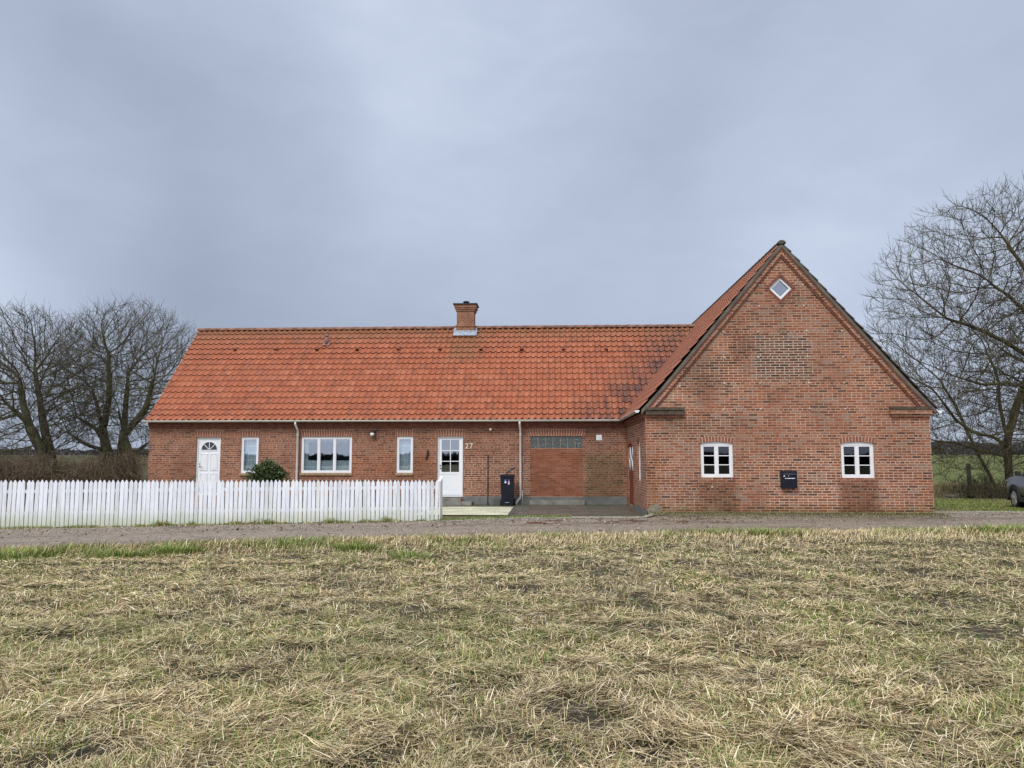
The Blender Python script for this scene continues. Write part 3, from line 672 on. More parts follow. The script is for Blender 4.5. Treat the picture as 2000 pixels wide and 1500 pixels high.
# ------------------------------------------------------------------ roofs: real pantiles
def wave(t):
    t = t % 1.
    return .042 * math.sin(math.pi * t / .36) if t < .36 else -.022 * math.sin(math.pi * (t - .36) / .64)
def sag(p): return .012 * mnoise.noise(V(p.x * .45, p.y * .45, p.z * .8))
TS = [0., .09, .18, .27, .36, .5, .68, .86]
def pantiles(P0, U, out, prof, ncol, tw, rows, mats, name, parent, ufrac=0.):
    """P0 eave start, U along eave, out = horizontal direction away from the ridge; prof = [(run, z)] from eave upwards"""
    w = MB(); uv = []
    rn = np.array([p[0] for p in prof]); zz_ = np.array([p[1] for p in prof]); L = np.concatenate([[0], np.cumsum(np.hypot(np.diff(rn), np.diff(zz_)))])
    def at(s):
        h = np.interp(s, L, rn); z = np.interp(s, L, zz_); e = .05
        h2 = np.interp(min(s + e, L[-1]), L, rn) - np.interp(max(s - e, 0), L, rn); z2 = np.interp(min(s + e, L[-1]), L, zz_) - np.interp(max(s - e, 0), L, zz_)
        d = out * -h2 + V(0, 0, z2); d.normalize(); nrm = U.cross(d); nrm = nrm if nrm.z > 0 else -nrm
        return P0 - out * h + V(0, 0, z - P0.z), nrm, d
    us = [c + t for c in range(ncol) for t in TS] + [ncol]
    n = len(us); rl = L[-1] / rows
    jit = [[random.uniform(-.004, .004) for _ in range(ncol + 1)] for _ in range(rows)]
    for r in range(rows):
        b0, n0, d0 = at(r * rl); b1, n1, d1 = at(min((r + 1) * rl + .03, L[-1]))
        o = len(w.v)
        for k, u in enumerate(us):
            ww = wave(u); j = jit[r][int(u) if u < ncol else ncol - 1]
            p = b0 + U * (u * tw) + n0 * (ww + .034 + j + sag(b0)); q = b1 + U * (u * tw) + n1 * ww
            w.v += [tuple(b0 + U * (u * tw) + n0 * (ww - .014 + j) + d0 * .012), tuple(p), tuple(p), tuple(q)]; uv += [(u, r + .02), (u, r + .02), (u, r + .03), (u, r + .97)]
        for k in range(n - 1):
            a = o + 4 * k; w.f += [[a, a + 4, a + 5, a + 1], [a + 2, a + 6, a + 7, a + 3]]; w.mi += [1, 0]; w.sm += [False, True]  # lip faces take the dark second material, painting in shade under each row
    w.uv = uv
    # sheathing under the tiles
    o = len(w.v)
    for s in L: 
        b, nn, d = at(s)
        for u in (0, ncol * tw): w.v.append(tuple(b + U * u - nn * .045)); uv.append((0, 0))
    for i in range(len(L) - 1): w.f.append([o + 2 * i, o + 2 * i + 1, o + 2 * i + 3, o + 2 * i + 2]); w.mi.append(1); w.sm.append(False)
    return w.build(name, mats, parent)
EY = YM - .24; ncol = 90; tw = .2165
X0 = XL - .06
prof = [(0, 2.86), (.45, 3.21), (RY - EY, RZ)]
roof = pantiles(V(X0, EY, 2.86), V(1, 0, 0), V(0, -1, 0), prof, ncol, tw, 17, ['tile', 'darkroof'], 'roof', house)
roof['label'] = 'long orange pantile roof of the low wing'
MB().prism([V(X0, RY, RZ - .04), V(X0, RY + 3.8, 2.9), V(X0, RY + 3.8, 2.8), V(X0, RY, RZ - .16)], (19, 0, 0)).build('rear_roof', 'darkroof', house)
# verge board at the left end
w = MB(); Pv = [(EY - .02, 2.84), (EY + .45, 3.19), (RY, RZ - .02), (RY, RZ - .16), (EY + .45, 3.04), (EY - .02, 2.72)]
w.prism([V(X0 - .03, y, z) for y, z in Pv], (.028, 0, 0)); w.build('barge_board', 'gutter', house)
# wing roof
eaveX = 2.44; YF = YG - .07
profw = [(0, 2.86), (.55, 3.50), (XA - eaveX, 7.42)]
nw = 68; tww = .2165
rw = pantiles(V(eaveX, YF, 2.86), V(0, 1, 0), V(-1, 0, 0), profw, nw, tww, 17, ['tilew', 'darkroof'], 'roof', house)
rw['label'] = 'steep roof slope of the gabled wing'
er = XA + (XA - eaveX)
rw2 = pantiles(V(er, YF, 2.86), V(0, 1, 0), V(1, 0, 0), profw, nw, tww, 17, ['tiledark', 'tiledark'], 'roof', house)
rw2['label'] = 'far roof slope of the gabled wing, seen as dark tile edges'
# ridge tiles
def ridge_run(A, B, U, n, r, mat, parent, z):
    w = MB(); L = (B - A).length; 
    for i in range(n):
        a = A + U * (L * i / n); c = A + U * (L * (i + 1) / n + .03); side = U.cross(V(0, 0, 1)); vs = []
        for p, rr in ((a, r * 1.08), (c, r * .96)):
            for j in range(9):
                t = math.pi * j / 8 * 1.16 - .25; vs.append(p + side * (math.cos(t) * rr) + V(0, 0, math.sin(t) * rr * .75 + z + random.uniform(-.004, .004)))
        w.add(vs, [(j, j + 1, 9 + j + 1, 9 + j) for j in range(8)] + [list(range(9))[::-1], list(range(9, 18))], 0, True)
    return w.build('ridge', mat, parent)
ridge_run(V(X0 - .03, RY, RZ), V(5.8, RY, RZ), V(1, 0, 0), 50, .12, 'ridge', house, -.01)
ridge_run(V(XA, YF - .06, 7.42), V(XA, 35.7, 7.42), V(0, 1, 0), 38, .105, 'ridgew', house, .0)
# vent tiles and soil pipe
def roofpt(px, py):
    r = ray(px, py); k = (RZ - 3.21) / (RY - EY - .45); # plane z = 3.21 + k (y - (EY+.45))
    t = (3.21 - k * (EY + .45) - H) / (r[2] - k * r[1]); return V(r[0] * t, r[1] * t, H + r[2] * t)
kk = math.atan((RZ - 3.21) / (RY - EY - .45)); nrm = V(0, -math.sin(kk), math.cos(kk)); up = V(0, math.cos(kk), math.sin(kk))
for px in (460, 539, 618.5, 698, 778.5, 858.5, 939, 1019.5, 1101, 1184):
    p = roofpt(px, 686); w = MB(); vs = []
    for (d, rr, hh) in ((0, .075, .10), (.20, .06, .03)):
        for j in range(9):
            t = math.pi * j / 8; vs.append(p + up * d + V(1, 0, 0) * (math.cos(t) * rr) + nrm * (math.sin(t) * hh + .02))
    w.add(vs, [(j, j + 1, 9 + j + 1, 9 + j) for j in range(8)], 0, True)
    w.add([p + up * .03 + V(1, 0, 0) * (math.cos(math.pi * j / 8) * .07) + nrm * (math.sin(math.pi * j / 8) * .09 + .02) for j in range(9)], [list(range(9))], 1)
    w.build('vent_tile', ['vent', 'black'], roof)
p = roofpt(638, 674); w = MB(); w.prism([p + V(-.13, 0, 0) - up * .1 + nrm * .05, p + V(.13, 0, 0) - up * .1 + nrm * .05, p + V(.13, 0, 0) + up * .18 + nrm * .05, p + V(-.13, 0, 0) + up * .18 + nrm * .05], nrm * .02)
w.tube([p + nrm * .03, p + nrm * .03 + V(0, 0, .30)], [.075, .06], 12); w.lathe(p + V(0, 0, .30) + nrm * .03, [(.075, 0), (.085, .05), (.05, .10), (.02, .11)], 12)
w.build('vent_pipe', 'ventpipe', house)
# chimney
cx0 = onY(892, 640, RY - .3)[0]; cx1 = onY(925.5, 640, RY - .3)[0]; cm = (cx0 + cx1) / 2; hw_ = (cx1 - cx0) / 2; ztop = onY(909, 598, RY)[1]
w = MB(); y0, y1 = RY - .3, RY + .3
def ring(w, e, z0, z1, mi=0): w.box(cm - hw_ - e, cm + hw_ + e, y0 - e, y1 + e, z0, z1, mi)
ring(w, 0.02, RZ - .7, ztop - .86); ring(w, .045, ztop - .86, ztop - .81); ring(w, 0, ztop - .81, ztop - .26); ring(w, .03, ztop - .26, ztop - .19); ring(w, .06, ztop - .19, ztop - .12); ring(w, .09, ztop - .12, ztop)
ch = w.build('chimney', 'chimney', house)
w = MB(); ring(w, .14, ztop + .001, ztop + .035); w.build('cap', 'black', ch)
w = MB(); w.lathe(V(cm, RY, ztop + .034), [(.10, 0), (.10, .10), (.13, .11), (.13, .14), (.05, .17)], 14); w.build('pot', 'black', ch)
p = roofpt(909, 650); w = MB(); zf = onY(909, 645, RY - .33)[1]
w.box(cm - hw_ - .04, cm + hw_ + .04, y0 - .035, y0 - .021, RZ - .55, zf); 
pf = roofpt(909, 658); pg = roofpt(909, 650)
w.prism([V(cm - hw_ - .12, pf.y, pf.z) + nrm * .06, V(cm + hw_ + .12, pf.y, pf.z) + nrm * .06, V(cm + hw_ + .12, RY - .06, RZ - .05) + nrm * .06, V(cm - hw_ - .12, RY - .06, RZ - .05) + nrm * .06], nrm * .015)
w.build('flashing', 'zinc', ch)

# gutters and downpipes
def halfround(A, B, r, mat, parent, name='gutter'):
    w = MB(); A = V(*A); B = V(*B); U = (B - A).normalized(); S = U.cross(V(0, 0, 1)); n = 10; vs = []
    for p in (A, B):
        for rr in (r, r - .008):
            for j in range(n + 1): t = math.pi + math.pi * j / n; vs.append(p + S * (math.cos(t) * rr) + V(0, 0, math.sin(t) * rr))
    k = n + 1
    fs = [(j, j + 1, 2 * k + j + 1, 2 * k + j) for j in range(n)] + [(k + j + 1, k + j, 3 * k + j, 3 * k + j + 1) for j in range(n)]
    fs += [(0, 2 * k, 3 * k, k), (n, k + n, 3 * k + n, 2 * k + n)]
    w.add(vs, fs, 0, True)
    w.add([p + S * (math.cos(math.pi + math.pi * j / n) * r) + V(0, 0, math.sin(math.pi + math.pi * j / n) * r) for p in (A, B) for j in range(k)], [list(range(k)), list(range(k, 2 * k))[::-1]], 1)
    d = (B - A).length; q = 1.95
    while q < d - .3:
        vs = [A + U * (q + e) + S * (math.cos(math.pi + math.pi * j / n) * (r + .006)) + V(0, 0, math.sin(math.pi + math.pi * j / n) * (r + .006)) for e in (0, .07) for j in range(k)]
        w.add(vs, [(j, j + 1, k + j + 1, k + j) for j in range(n)], 0, True); q += 2.0
    return w.build(name, [mat, 'white'], parent)
gz_ = 2.855; gy = EY - .055
halfround((X0 - .04, gy, gz_), (eaveX - .06, gy, gz_), .062, 'gutter', house)
halfround((eaveX - .055, gy - .01, gz_), (eaveX - .055, YF - .02, gz_), .066, 'gutterw', house)
halfround((er + .055, YF - .02, gz_ - .03), (er + .055, 35.5, gz_ - .03), .066, 'gutterw', house)
for px, bot in ((579, -.05), (1016, .0)):
    x = onY(px + (2 if px < 700 else .5), 850, YM - .1)[0]; pts = [(x - .02, gy, gz_ - .05), (x - .02, gy, gz_ - .14), (x - .0, YM - .07, gz_ - .33), (x, YM - .07, .34)]
    pts += [(x - .02, YM - .07, .22), (x - .10, YM - .09, .14), (x - .14, YM - .1, .06), (x - .14, YM - .1, -.02)] if px > 700 else [(x, YM - .07, -.1)]
    w = MB().tube(pts, .038, 10); w.build('downpipe', 'pipe', house)
    for z in (2.35, 1.1): MB().tube([(x, YM - .07, z), (x, YM - .07, z + .03)], .046, 10).build('pipe_bracket', 'pipe', house)
x = onY(953, 930, YM)[0]; MB().tube([(x, YM - .03, 0), (x, YM - .03, 1.68)], .014, 8).lathe(V(x, YM - .05, .0), [(.05, 0), (.05, .05)], 10).build('earth_cable', 'black', house)
# wall lamps, vent grille, number, iron ornament, anchors
x, z = onY(727, 848, YM - .12); w = MB().box(x - .02, x + .09, YM - .12, YM - .001, z + .05, z + .12).tube([(x, YM - .12, z + .05), (x, YM - .12, z + .09)], .07, 14)
lp = w.build('wall_lamp', 'black', house); MB().lathe(V(x, YM - .12, z - .07), [(.03, 0), (.065, .025), (.075, .07), (.065, .118)], 16).build('shade', 'lampglass', lp)
x, z = onY(958, 838.5, YM - .06); w = MB().box(x - .03, x + .03, YM - .05, YM - .001, z - .02, z + .05).lathe(V(x, YM - .07, z - .05), [(.02, 0), (.048, .02), (.05, .06), (.02, .09)], 14); w.build('sensor_lamp', 'lampglass', house)
x0, x1, z0, z1 = rect(1164.5, 1175.5, 849.5, 860, YM); w = MB().box(x0, x1, YM - .018, YM - .001, z0, z1)
for i in range(6): zc = z0 + .02 + (z1 - z0 - .03) * i / 6; w.box(x0 + .015, x1 - .015, YM - .026, YM - .0181, zc, zc + .012)
w.build('vent_grille', 'white', house)
def text(body, x0, x1, z0, Y, mat, name, parent):
    cu = bpy.data.curves.new('t', 'FONT'); cu.body = body; cu.extrude = .01; cu.offset = .012; cu.space_character = 1.15
    o = bpy.data.objects.new('t', cu); COL.objects.link(o); bpy.context.view_layer.update()
    me = bpy.data.meshes.new_from_object(o.evaluated_get(bpy.context.evaluated_depsgraph_get())); bpy.data.objects.remove(o)
    xs = [v.co.x for v in me.vertices]; k = (x1 - x0) / (max(xs) - min(xs)); mn = min(xs); zm = min(v.co.y for v in me.vertices); L = V(*parent['_o'])
    for v in me.vertices: a = v.co.copy(); v.co = V(x0 + (a.x - mn) * k, Y - a.z, z0 + (a.y - zm) * k) - L
    me.materials.clear(); me.materials.append(MT[mat]); o = bpy.data.objects.new(name, me); COL.objects.link(o); o.parent = parent; return o
x0, x1, z0, z1 = rect(908.5, 924, 865, 876.5, YM); o = text('27', x0, x1, z0, YM - .012, 'cream', 'house_number', house); o['label'] = 'house number 27 in cream figures'
x, z = onY(834.5, 888, YM)
MB().tube([(x + .02, YM - .03, z + .17), (x + .03, YM - .06, z + .1), (x + .01, YM - .05, z + .02), (x, YM - .03, z - .05), (x - .02, YM - .04, z - .12), (x - .0, YM - .03, z - .17)], [.02, .035, .03, .026, .035, .012], 8).build('iron_ornament', 'black', house)
AN = [(1482.7, 557.3), (1568, 557.3), (1483, 598.7), (1570, 597.3), (1412.5, 649), (1480.5, 648.8), (1575.5, 646.7), (1644.5, 646.7), (1414, 698.7), (1481.3, 698), (1577.6, 697.3), (1647, 697.6),
      (1327.5, 755.2), (1415, 749.3), (1485, 748.5), (1580, 748), (1648.8, 748), (1741.6, 750), (1329.9, 800), (1414, 800.5), (1486.7, 799), (1581.3, 798.4), (1651.5, 799), (1743, 797.5), (1391, 951.6)]
for px, py in AN:
    x, z = onY(px, py, YG); w = MB().lathe(V(x, YG + .002, z), [(.030, 0), (.030, .012), (.018, .016), (.012, .03)], 8, 0, V(0, -1, 0)); w.build('wall_anchor', 'anchor', house)
# broken render at the gable's foot
x, z = onY(1272, 985, YG)
w = MB(); w.fprism(FG, [(XC + .02, .10), (XC + .12, .06), (XC + .21, .13), (XC + .38, .12), (XC + .41, .20), (XC + .33, .24), (XC + .36, .30), (XC + .25, .37), (XC + .17, .31), (XC + .10, .33), (XC + .06, .24), (XC + .0, .22)], 0, .004); w.build('render_patch', simple('flaking_render', (.22, .19, .13), .9, var=.35, sc=12, bmp=.4), house)

# ------------------------------------------------------------------ mailbox and bin
x0, x1, z0, z1 = rect(1526.5, 1556.5, 919, 953.5, YG - .12)
mbx = thing('mailbox', (x0, YG, z0), 'black metal mailbox mounted on the gable wall between the two windows', 'mailbox')
w = MB().box(x0, x1, YG - .14, YG - .001, z0, z1 - .10); w.build('body', 'bin', mbx)
w = MB().prism([V(x0 - .006, YG - .001, z1), V(x0 - .006, YG - .08, z1), V(x0 - .006, YG - .165, z1 - .055), V(x0 - .006, YG - .165, z1 - .105), V(x0 - .006, YG - .001, z1 - .1)], (x1 - x0 + .012, 0, 0)); w.build('lid', 'bin', mbx)
MB().box(x0 + .035, x1 - .02, YG - .169, YG - .1655, z1 - .098, z1 - .088).build('slot_highlight', simple('slot_highlight_grey', (.2, .24, .33), .4, .3), mbx)  # paler strip that paints a highlight along the slot line
MB().box(x0 + .05, x0 + .085, YG - .144, YG - .1405, z1 - .16, z1 - .13).lathe(V(x0 + .18, YG - .14, z1 - .14), [(.012, 0), (.008, .01)], 8, 0, V(0, -1, 0)).box(x0 + .085, x0 + .125, YG - .144, YG - .1405, z1 - .215, z1 - .198).box(x0 + .14, x1 - .06, YG - .144, YG - .1405, z1 - .215, z1 - .198).build('lettering', 'white', mbx)

x0, x1, z0, z1 = rect(976.5, 1004.5, 927, 986.5, YM - .75); yb = YM - .78; z0 = .0; Hb = z1; xm = (x0 + x1) / 2
bn = thing('wheelie_bin', (xm, yb, 0), 'black wheelie bin with two stickers standing beside the downpipe', 'bin')
tb = (x1 - x0) / 2; bb = tb * .86; w = MB()
def frus(w, z0, z1, a0, a1, d0, d1, yc0, yc1, mi=0):
    vs = [(xm - a0, yc0 - d0, z0), (xm + a0, yc0 - d0, z0), (xm + a0, yc0 + d0, z0), (xm - a0, yc0 + d0, z0), (xm - a1, yc1 - d1, z1), (xm + a1, yc1 - d1, z1), (xm + a1, yc1 + d1, z1), (xm - a1, yc1 + d1, z1)]
    w.add(vs, [(0, 3, 2, 1), (4, 5, 6, 7), (0, 1, 5, 4), (1, 2, 6, 5), (2, 3, 7, 6), (3, 0, 4, 7)], mi)
frus(w, .05, Hb - .08, bb * .93, tb * .93, .20, .25, yb + .27, yb + .27); frus(w, .05, .17, bb * .95, bb * .97, .21, .215, yb + .27, yb + .27); frus(w, Hb - .09, Hb - .05, tb * .97, tb * .97, .26, .26, yb + .27, yb + .27)
for i in (-1, 1): w.box(xm + i * bb * .6 - .02, xm + i * bb * .6 + .02, yb + .055, yb + .10, .02, .12)
w.build('body', 'bin', bn)
w = MB(); frus(w, Hb - .049, Hb - .01, tb * 1.04, tb * 1.0, .275, .27, yb + .27, yb + .27); frus(w, Hb - .012, Hb + .0, tb * .9, tb * .7, .24, .15, yb + .27, yb + .27); w.build('lid', 'bin', bn)
MB().tube([(xm - .03, yb + .02, Hb - .1), (xm - .02, yb + .05, Hb + .01), (xm + .04, yb + .08, Hb + .1), (xm + .13, yb + .1, Hb + .17), (xm + .24, yb + .12, Hb + .22)], [.028, .03, .026, .026, .036], 8).build('strap_handle', 'black', bn)
for i in (-1, 1):
    MB().lathe(V(xm + i * (bb + .02) - .0, yb + .44, .11), [(.03, -.03), (.11, -.03), (.11, .03), (.03, .03)], 18, 0, V(1, 0, 0)).build('wheel', 'rubber', bn)
def fy(z): return yb + .27 - (.20 + .05 * (z - .05) / (Hb - .13))
def sticker(cx, z0, z1, mat, name='sticker'):
    w = MB(); hw = .028; w.add([(cx - hw, fy(z0) - .004, z0), (cx + hw, fy(z0) - .004, z0), (cx + hw, fy(z1) - .004, z1), (cx - hw, fy(z1) - .004, z1), (cx - hw, fy(z0) + .0, z0), (cx + hw, fy(z0) + .0, z0), (cx + hw, fy(z1) + .0, z1), (cx - hw, fy(z1) + .0, z1)],
              [(0, 1, 2, 3), (7, 6, 5, 4), (0, 4, 5, 1), (2, 6, 7, 3), (0, 3, 7, 4), (1, 5, 6, 2)]); return w.build(name, mat, bn)
blue = simple('blue_sticker', (.03, .2, .5), .4); pur = simple('purple_sticker', (.22, .06, .25), .4); wh = MT['white']
zt = Hb - .16
sticker(xm - .055, zt - .06, zt, blue); sticker(xm - .055, zt - .115, zt - .062, wh); sticker(xm + .055, zt - .06, zt, pur); sticker(xm + .055, zt - .105, zt - .062, simple('pink_sticker', (.7, .35, .5), .4)); sticker(xm + .055, zt - .16, zt - .107, simple('pale_sticker', (.7, .5, .5), .4))
w = MB(); w.box(xm - .07, xm + .06, fy(.12) - .02, fy(.12) - .012, .115, .13); w.build('reflector', simple('bin_reflector', (.45, .45, .5), .4), bn)
x, y = onZ(1020.5, 998); st = MB().tube([(x, y, 0), (x, y, .62)], .006, 6); tag(st.build('thin_stake', simple('galvanised', (.4, .42, .42), .5, .5)), 'thin grey metal stake standing in the paving right of the bin', 'stake')

# ------------------------------------------------------------------ picket fence
FA = V(-2.76, 19.28, 0); fl = onY(0, 1031, 18.0); FB = V(fl[0], 18.0, 0)
fd = (FB - FA); Lv = fd.length; fd.normalize(); fn = V(fd.y, -fd.x, 0); fn = fn if fn.y < 0 else -fn
zr = onY(853, 937, 19.28)[1]; zl = onY(0, 937.5, 18.0)[1]
fence = thing('picket_fence', FA, 'white wooden picket fence along the gravel track in front of the house', 'fence')
NP = 100; pit = Lv / (NP + .2)
def picket(w, i):
    s = pit * (i + .5); p = FA + fd * s; k = s / Lv; g = float(T(p.x, p.y)); zt = zr + (zl - zr) * k + random.uniform(-.011, .008); zb = g + random.uniform(.012, .03)
    hw = pit * random.uniform(.395, .425); a = random.gauss(0, .009); th = fn * random.uniform(.016, .028)
    P = [p + fd * -hw + V(0, 0, zb), p + fd * hw + V(0, 0, zb), p + fd * (hw + a) + V(0, 0, zt - .07), p + fd * (a + hw * .12) + V(0, 0, zt), p + fd * (a - hw * .12) + V(0, 0, zt), p + fd * (-hw + a) + V(0, 0, zt - .07)]
    w.prism(P, th)
for i in range(NP):
    w = MB(); picket(w, i); w.build('picket', 'picket', fence)
w = MB()
for i in range(NP, NP + 22): picket(w, i)
tag(w.build('picket_row', 'picket', fence), kind='stuff')
w = MB(); e = FA + fd * (pit * (NP + 22))
for zc in (.28, .80):
    for q in (0,):
        g0 = 0; g1 = float(T(e.x, e.y)); w.prism([FA - fn * .001 + V(0, 0, zc), FA - fn * .04 + V(0, 0, zc), FA - fn * .04 + V(0, 0, zc + .08), FA - fn * .001 + V(0, 0, zc + .08)], (e - FA) + V(0, 0, g1 * .6))
w.build('rail', 'picket', fence)
for i in range(7):
    p = FA + fd * (.3 + 2.1 * i) - fn * .09; g = float(T(p.x, p.y)); MB().box(p.x - .045, p.x + .045, p.y - .045, p.y + .045, g - .2, zr - .12).build('fence_post', 'picket', fence)
# end return board with its sloping cap
p = FA - fd * .012; w = MB().prism([p + V(-.0, 0, .0), p + V(.028, 0, .0), p + V(.028, 0, zr - .01), p + V(-.0, 0, zr - .01)], (0, .42, 0))
w.prism([p + V(-.03, -.02, zr - .05), p + V(.045, -.02, zr - .05), p + V(.045, .42, zr + .05), p + V(-.03, .42, zr + .05)], (0, 0, .03)); w.build('end_board', 'picket', fence)

# ------------------------------------------------------------------ ground
def sheet(name, P, mat, uvs=None, kind='structure', mesh_only=False):
    """P: array (a,b,3)"""
    a, b = P.shape[:2]; me = bpy.data.meshes.new(name); me.vertices.add(a * b); me.vertices.foreach_set('co', P.reshape(-1).astype(np.float32))
    i, j = np.meshgrid(np.arange(a - 1), np.arange(b - 1), indexing='ij'); q = np.stack([i * b + j, (i + 1) * b + j, (i + 1) * b + j + 1, i * b + j + 1], -1).reshape(-1, 4)
    me.loops.add(q.size); me.loops.foreach_set('vertex_index', q.reshape(-1).astype(np.int32)); me.polygons.add(len(q)); me.polygons.foreach_set('loop_start', np.arange(0, q.size, 4, dtype=np.int32)); me.polygons.foreach_set('loop_total', np.full(len(q), 4, np.int32))
    me.polygons.foreach_set('use_smooth', np.ones(len(q), bool)); me.update(calc_edges=True)
    if uvs is not None:
        ul = me.uv_layers.new(name='UVMap'); ul.data.foreach_set('uv', uvs.reshape(-1, 2)[q.reshape(-1)].astype(np.float32).ravel())
    me.materials.append(MT[mat]); o = bpy.data.objects.new(name, me); COL.objects.link(o)
    if kind: o['kind'] = kind
    return o
def gridaxis(lo, hi, dense_lo, dense_hi, d):
    core = np.arange(dense_lo, dense_hi + 1e-6, d); n = 34
    a = dense_lo - np.geomspace(d, dense_lo - lo, n)[::-1] if lo < dense_lo else []; b = dense_hi + np.geomspace(d, hi - dense_hi, n) if hi > dense_hi else []
    return np.concatenate([a, core, b])
gx = gridaxis(-1500, 1500, -20, 24, .5); gy_ = gridaxis(-1200, 2500, 0, 44, .5)
XX, YY = np.meshgrid(gx, gy_, indexing='ij'); ZZ = T(XX, YY) - .02
sheet('ground', np.stack([XX, YY, ZZ], -1), 'land')
NE = np.array([(-22, 9.4), (-10.06, 12.65), (-6.58, 13.5), (-.76, 14.8), (4.6, 15.8), (10.45, 16.9), (26, 19.6)])
near = lambda x: np.interp(x, NE[:, 0], NE[:, 1])
fe = [(-24, 16.7), (fl[0], 17.78), (-2.76, 19.05)] + [onZ(1010, 1013), onZ(1264, 1012), onZ(1500, 1010), onZ(1820, 1009), onZ(2000, 1008), (28, 25.2)]
FE = np.array(fe); far = lambda x: np.interp(x, FE[:, 0], FE[:, 1])
xs = np.linspace(-22, 26, 161); ks = np.linspace(-.06, 1.04, 19)
P = np.zeros((161, 19, 3)); uvr = np.zeros((161, 19, 2))
for i, x in enumerate(xs):
    for j, k in enumerate(ks):
        y = near(x) * (1 - k) + far(x) * k; rut = -.02 * math.exp(-((k - .25) / .09) ** 2) - .02 * math.exp(-((k - .72) / .09) ** 2)
        P[i, j] = (x, y, float(T(x, y)) + .012 + rut + .006 * mnoise.noise(V(x * 1.3, y * 1.3, 0))); uvr[i, j] = (x * .12, k)
sheet('road', P, 'road', uvr)
def strip(name, x0, x1, f0, f1, dz, mat, n=60, m=8, kind='structure', jag=0.):
    xs = np.linspace(x0, x1, n); P = np.zeros((n, m, 3))
    for i, x in enumerate(xs):
        a, b = f0(x), f1(x); a += jag * mnoise.noise(V(x * 3, 1.7, 0)) if jag else 0
        for j in range(m): y = a + (b - a) * j / (m - 1); P[i, j] = (x, y, float(T(x, y)) + dz)
    return sheet(name, P, mat, kind=kind)
# field
xs = np.arange(-20, 24, .16); k = np.linspace(0, 1, 110)
P = np.zeros((len(xs), 110, 3))
def fieldz(x, y): return .05 * mnoise.noise(V(x * .7, y * .9, 3)) + .03 * mnoise.noise(V(x * 2.3, y * 2.6, 8))
for i, x in enumerate(xs):
    e = float(near(x)) + .05
    for j, kk_ in enumerate(k):
        y = -3 + (e + 3) * kk_; P[i, j] = (x, y, float(T(x, y)) + .018 + fieldz(x, y) * min(1, (e - y) / 1.5) + .05 * math.exp(-((e - y - .35) / .35) ** 2))
sheet('field', P, 'soil')
cornG = onZ(1010, 1008)
strip('gravel_bed', -3.75, -1.15, lambda x: 21.3, lambda x: 25.02 if x < 9 else 25, .012, 'cream_gravel', 20, 20)
# paving: terrace in the corner
x0 = -1.12; pc = onZ(1000, 1009)
P = np.zeros((24, 16, 3))
for i in range(24):
    for j in range(16):
        xn = -1.13 + (XC + .1 + 1.13) * i / 23; y = 20.95 + (26.2 - 20.95) * j / 15; xl = -1.13 + 0.0 * j; x = xn; P[i, j] = (x, y, float(T(x, y)) * .0 + .028 + .001 * i * 0)
sheet('terrace', P, 'paving')
strip('wet_apron', -3.8, -1.14, lambda x: 25.03, lambda x: 26.2, .02, 'paving', 10, 6)
strip('gravel_margin', -3.0, 14., lambda x: float(far(x)) - .12, lambda x: float(far(x)) + .55 if x < XC - .0 else min(float(far(x)) + .6, 60), .02, 'grit', 90, 6, jag=.3)
strip('garden', -22, -3.78, lambda x: 17.9 if x < -12 else 19.2, lambda x: 26.3, .004, 'lawn', 60, 30)
strip('moss_strip', XC - .05, XR + .15, lambda x: float(far(x)) + .12, lambda x: 21.05, .017, 'moss', 120, 8, jag=.45)
strip('lawn', XR + .02, 30, lambda x: float(far(x)) + .4, lambda x: 31, .006, 'lawn', 50, 30)

# ------------------------------------------------------------------ blades (numpy)
def vnoise(x, y, s, seed=0.):
    out = np.empty(len(x))
    for i in range(len(x)): out[i] = mnoise.noise((x[i] * s + seed, y[i] * s - seed, seed))
    return out
def gridnoise(s, seed):
    """fast lookup noise on a grid covering the field"""
    gx = np.arange(-24, 28, .1); gy = np.arange(-4, 40, .1); A = np.empty((len(gx), len(gy)))
    for i, x in enumerate(gx):
        for j, y in enumerate(gy): A[i, j] = mnoise.noise((x * s + seed, y * s - seed, seed))
    return lambda x, y: A[np.clip(((x + 24) / .1).astype(int), 0, len(gx) - 1), np.clip(((y + 4) / .1).astype(int), 0, len(gy) - 1)]
N1 = gridnoise(.9, 3.3); N2 = gridnoise(2.6, 9.1); N3 = gridnoise(.35, 5.7); NZ = gridnoise(1.3, 21.)
gfz = np.frompyfunc(lambda x, y: fieldz(x, y), 2, 1)
def surfz(x, y):
    e = near(x) + .05; b = np.where(y < e, np.clip((e - y) / 1.5, 0, 1) * gfz(x, y).astype(float) + .05 * np.exp(-((e - y - .35) / .35) ** 2), 0)
    return T(x, y) + .015 + b
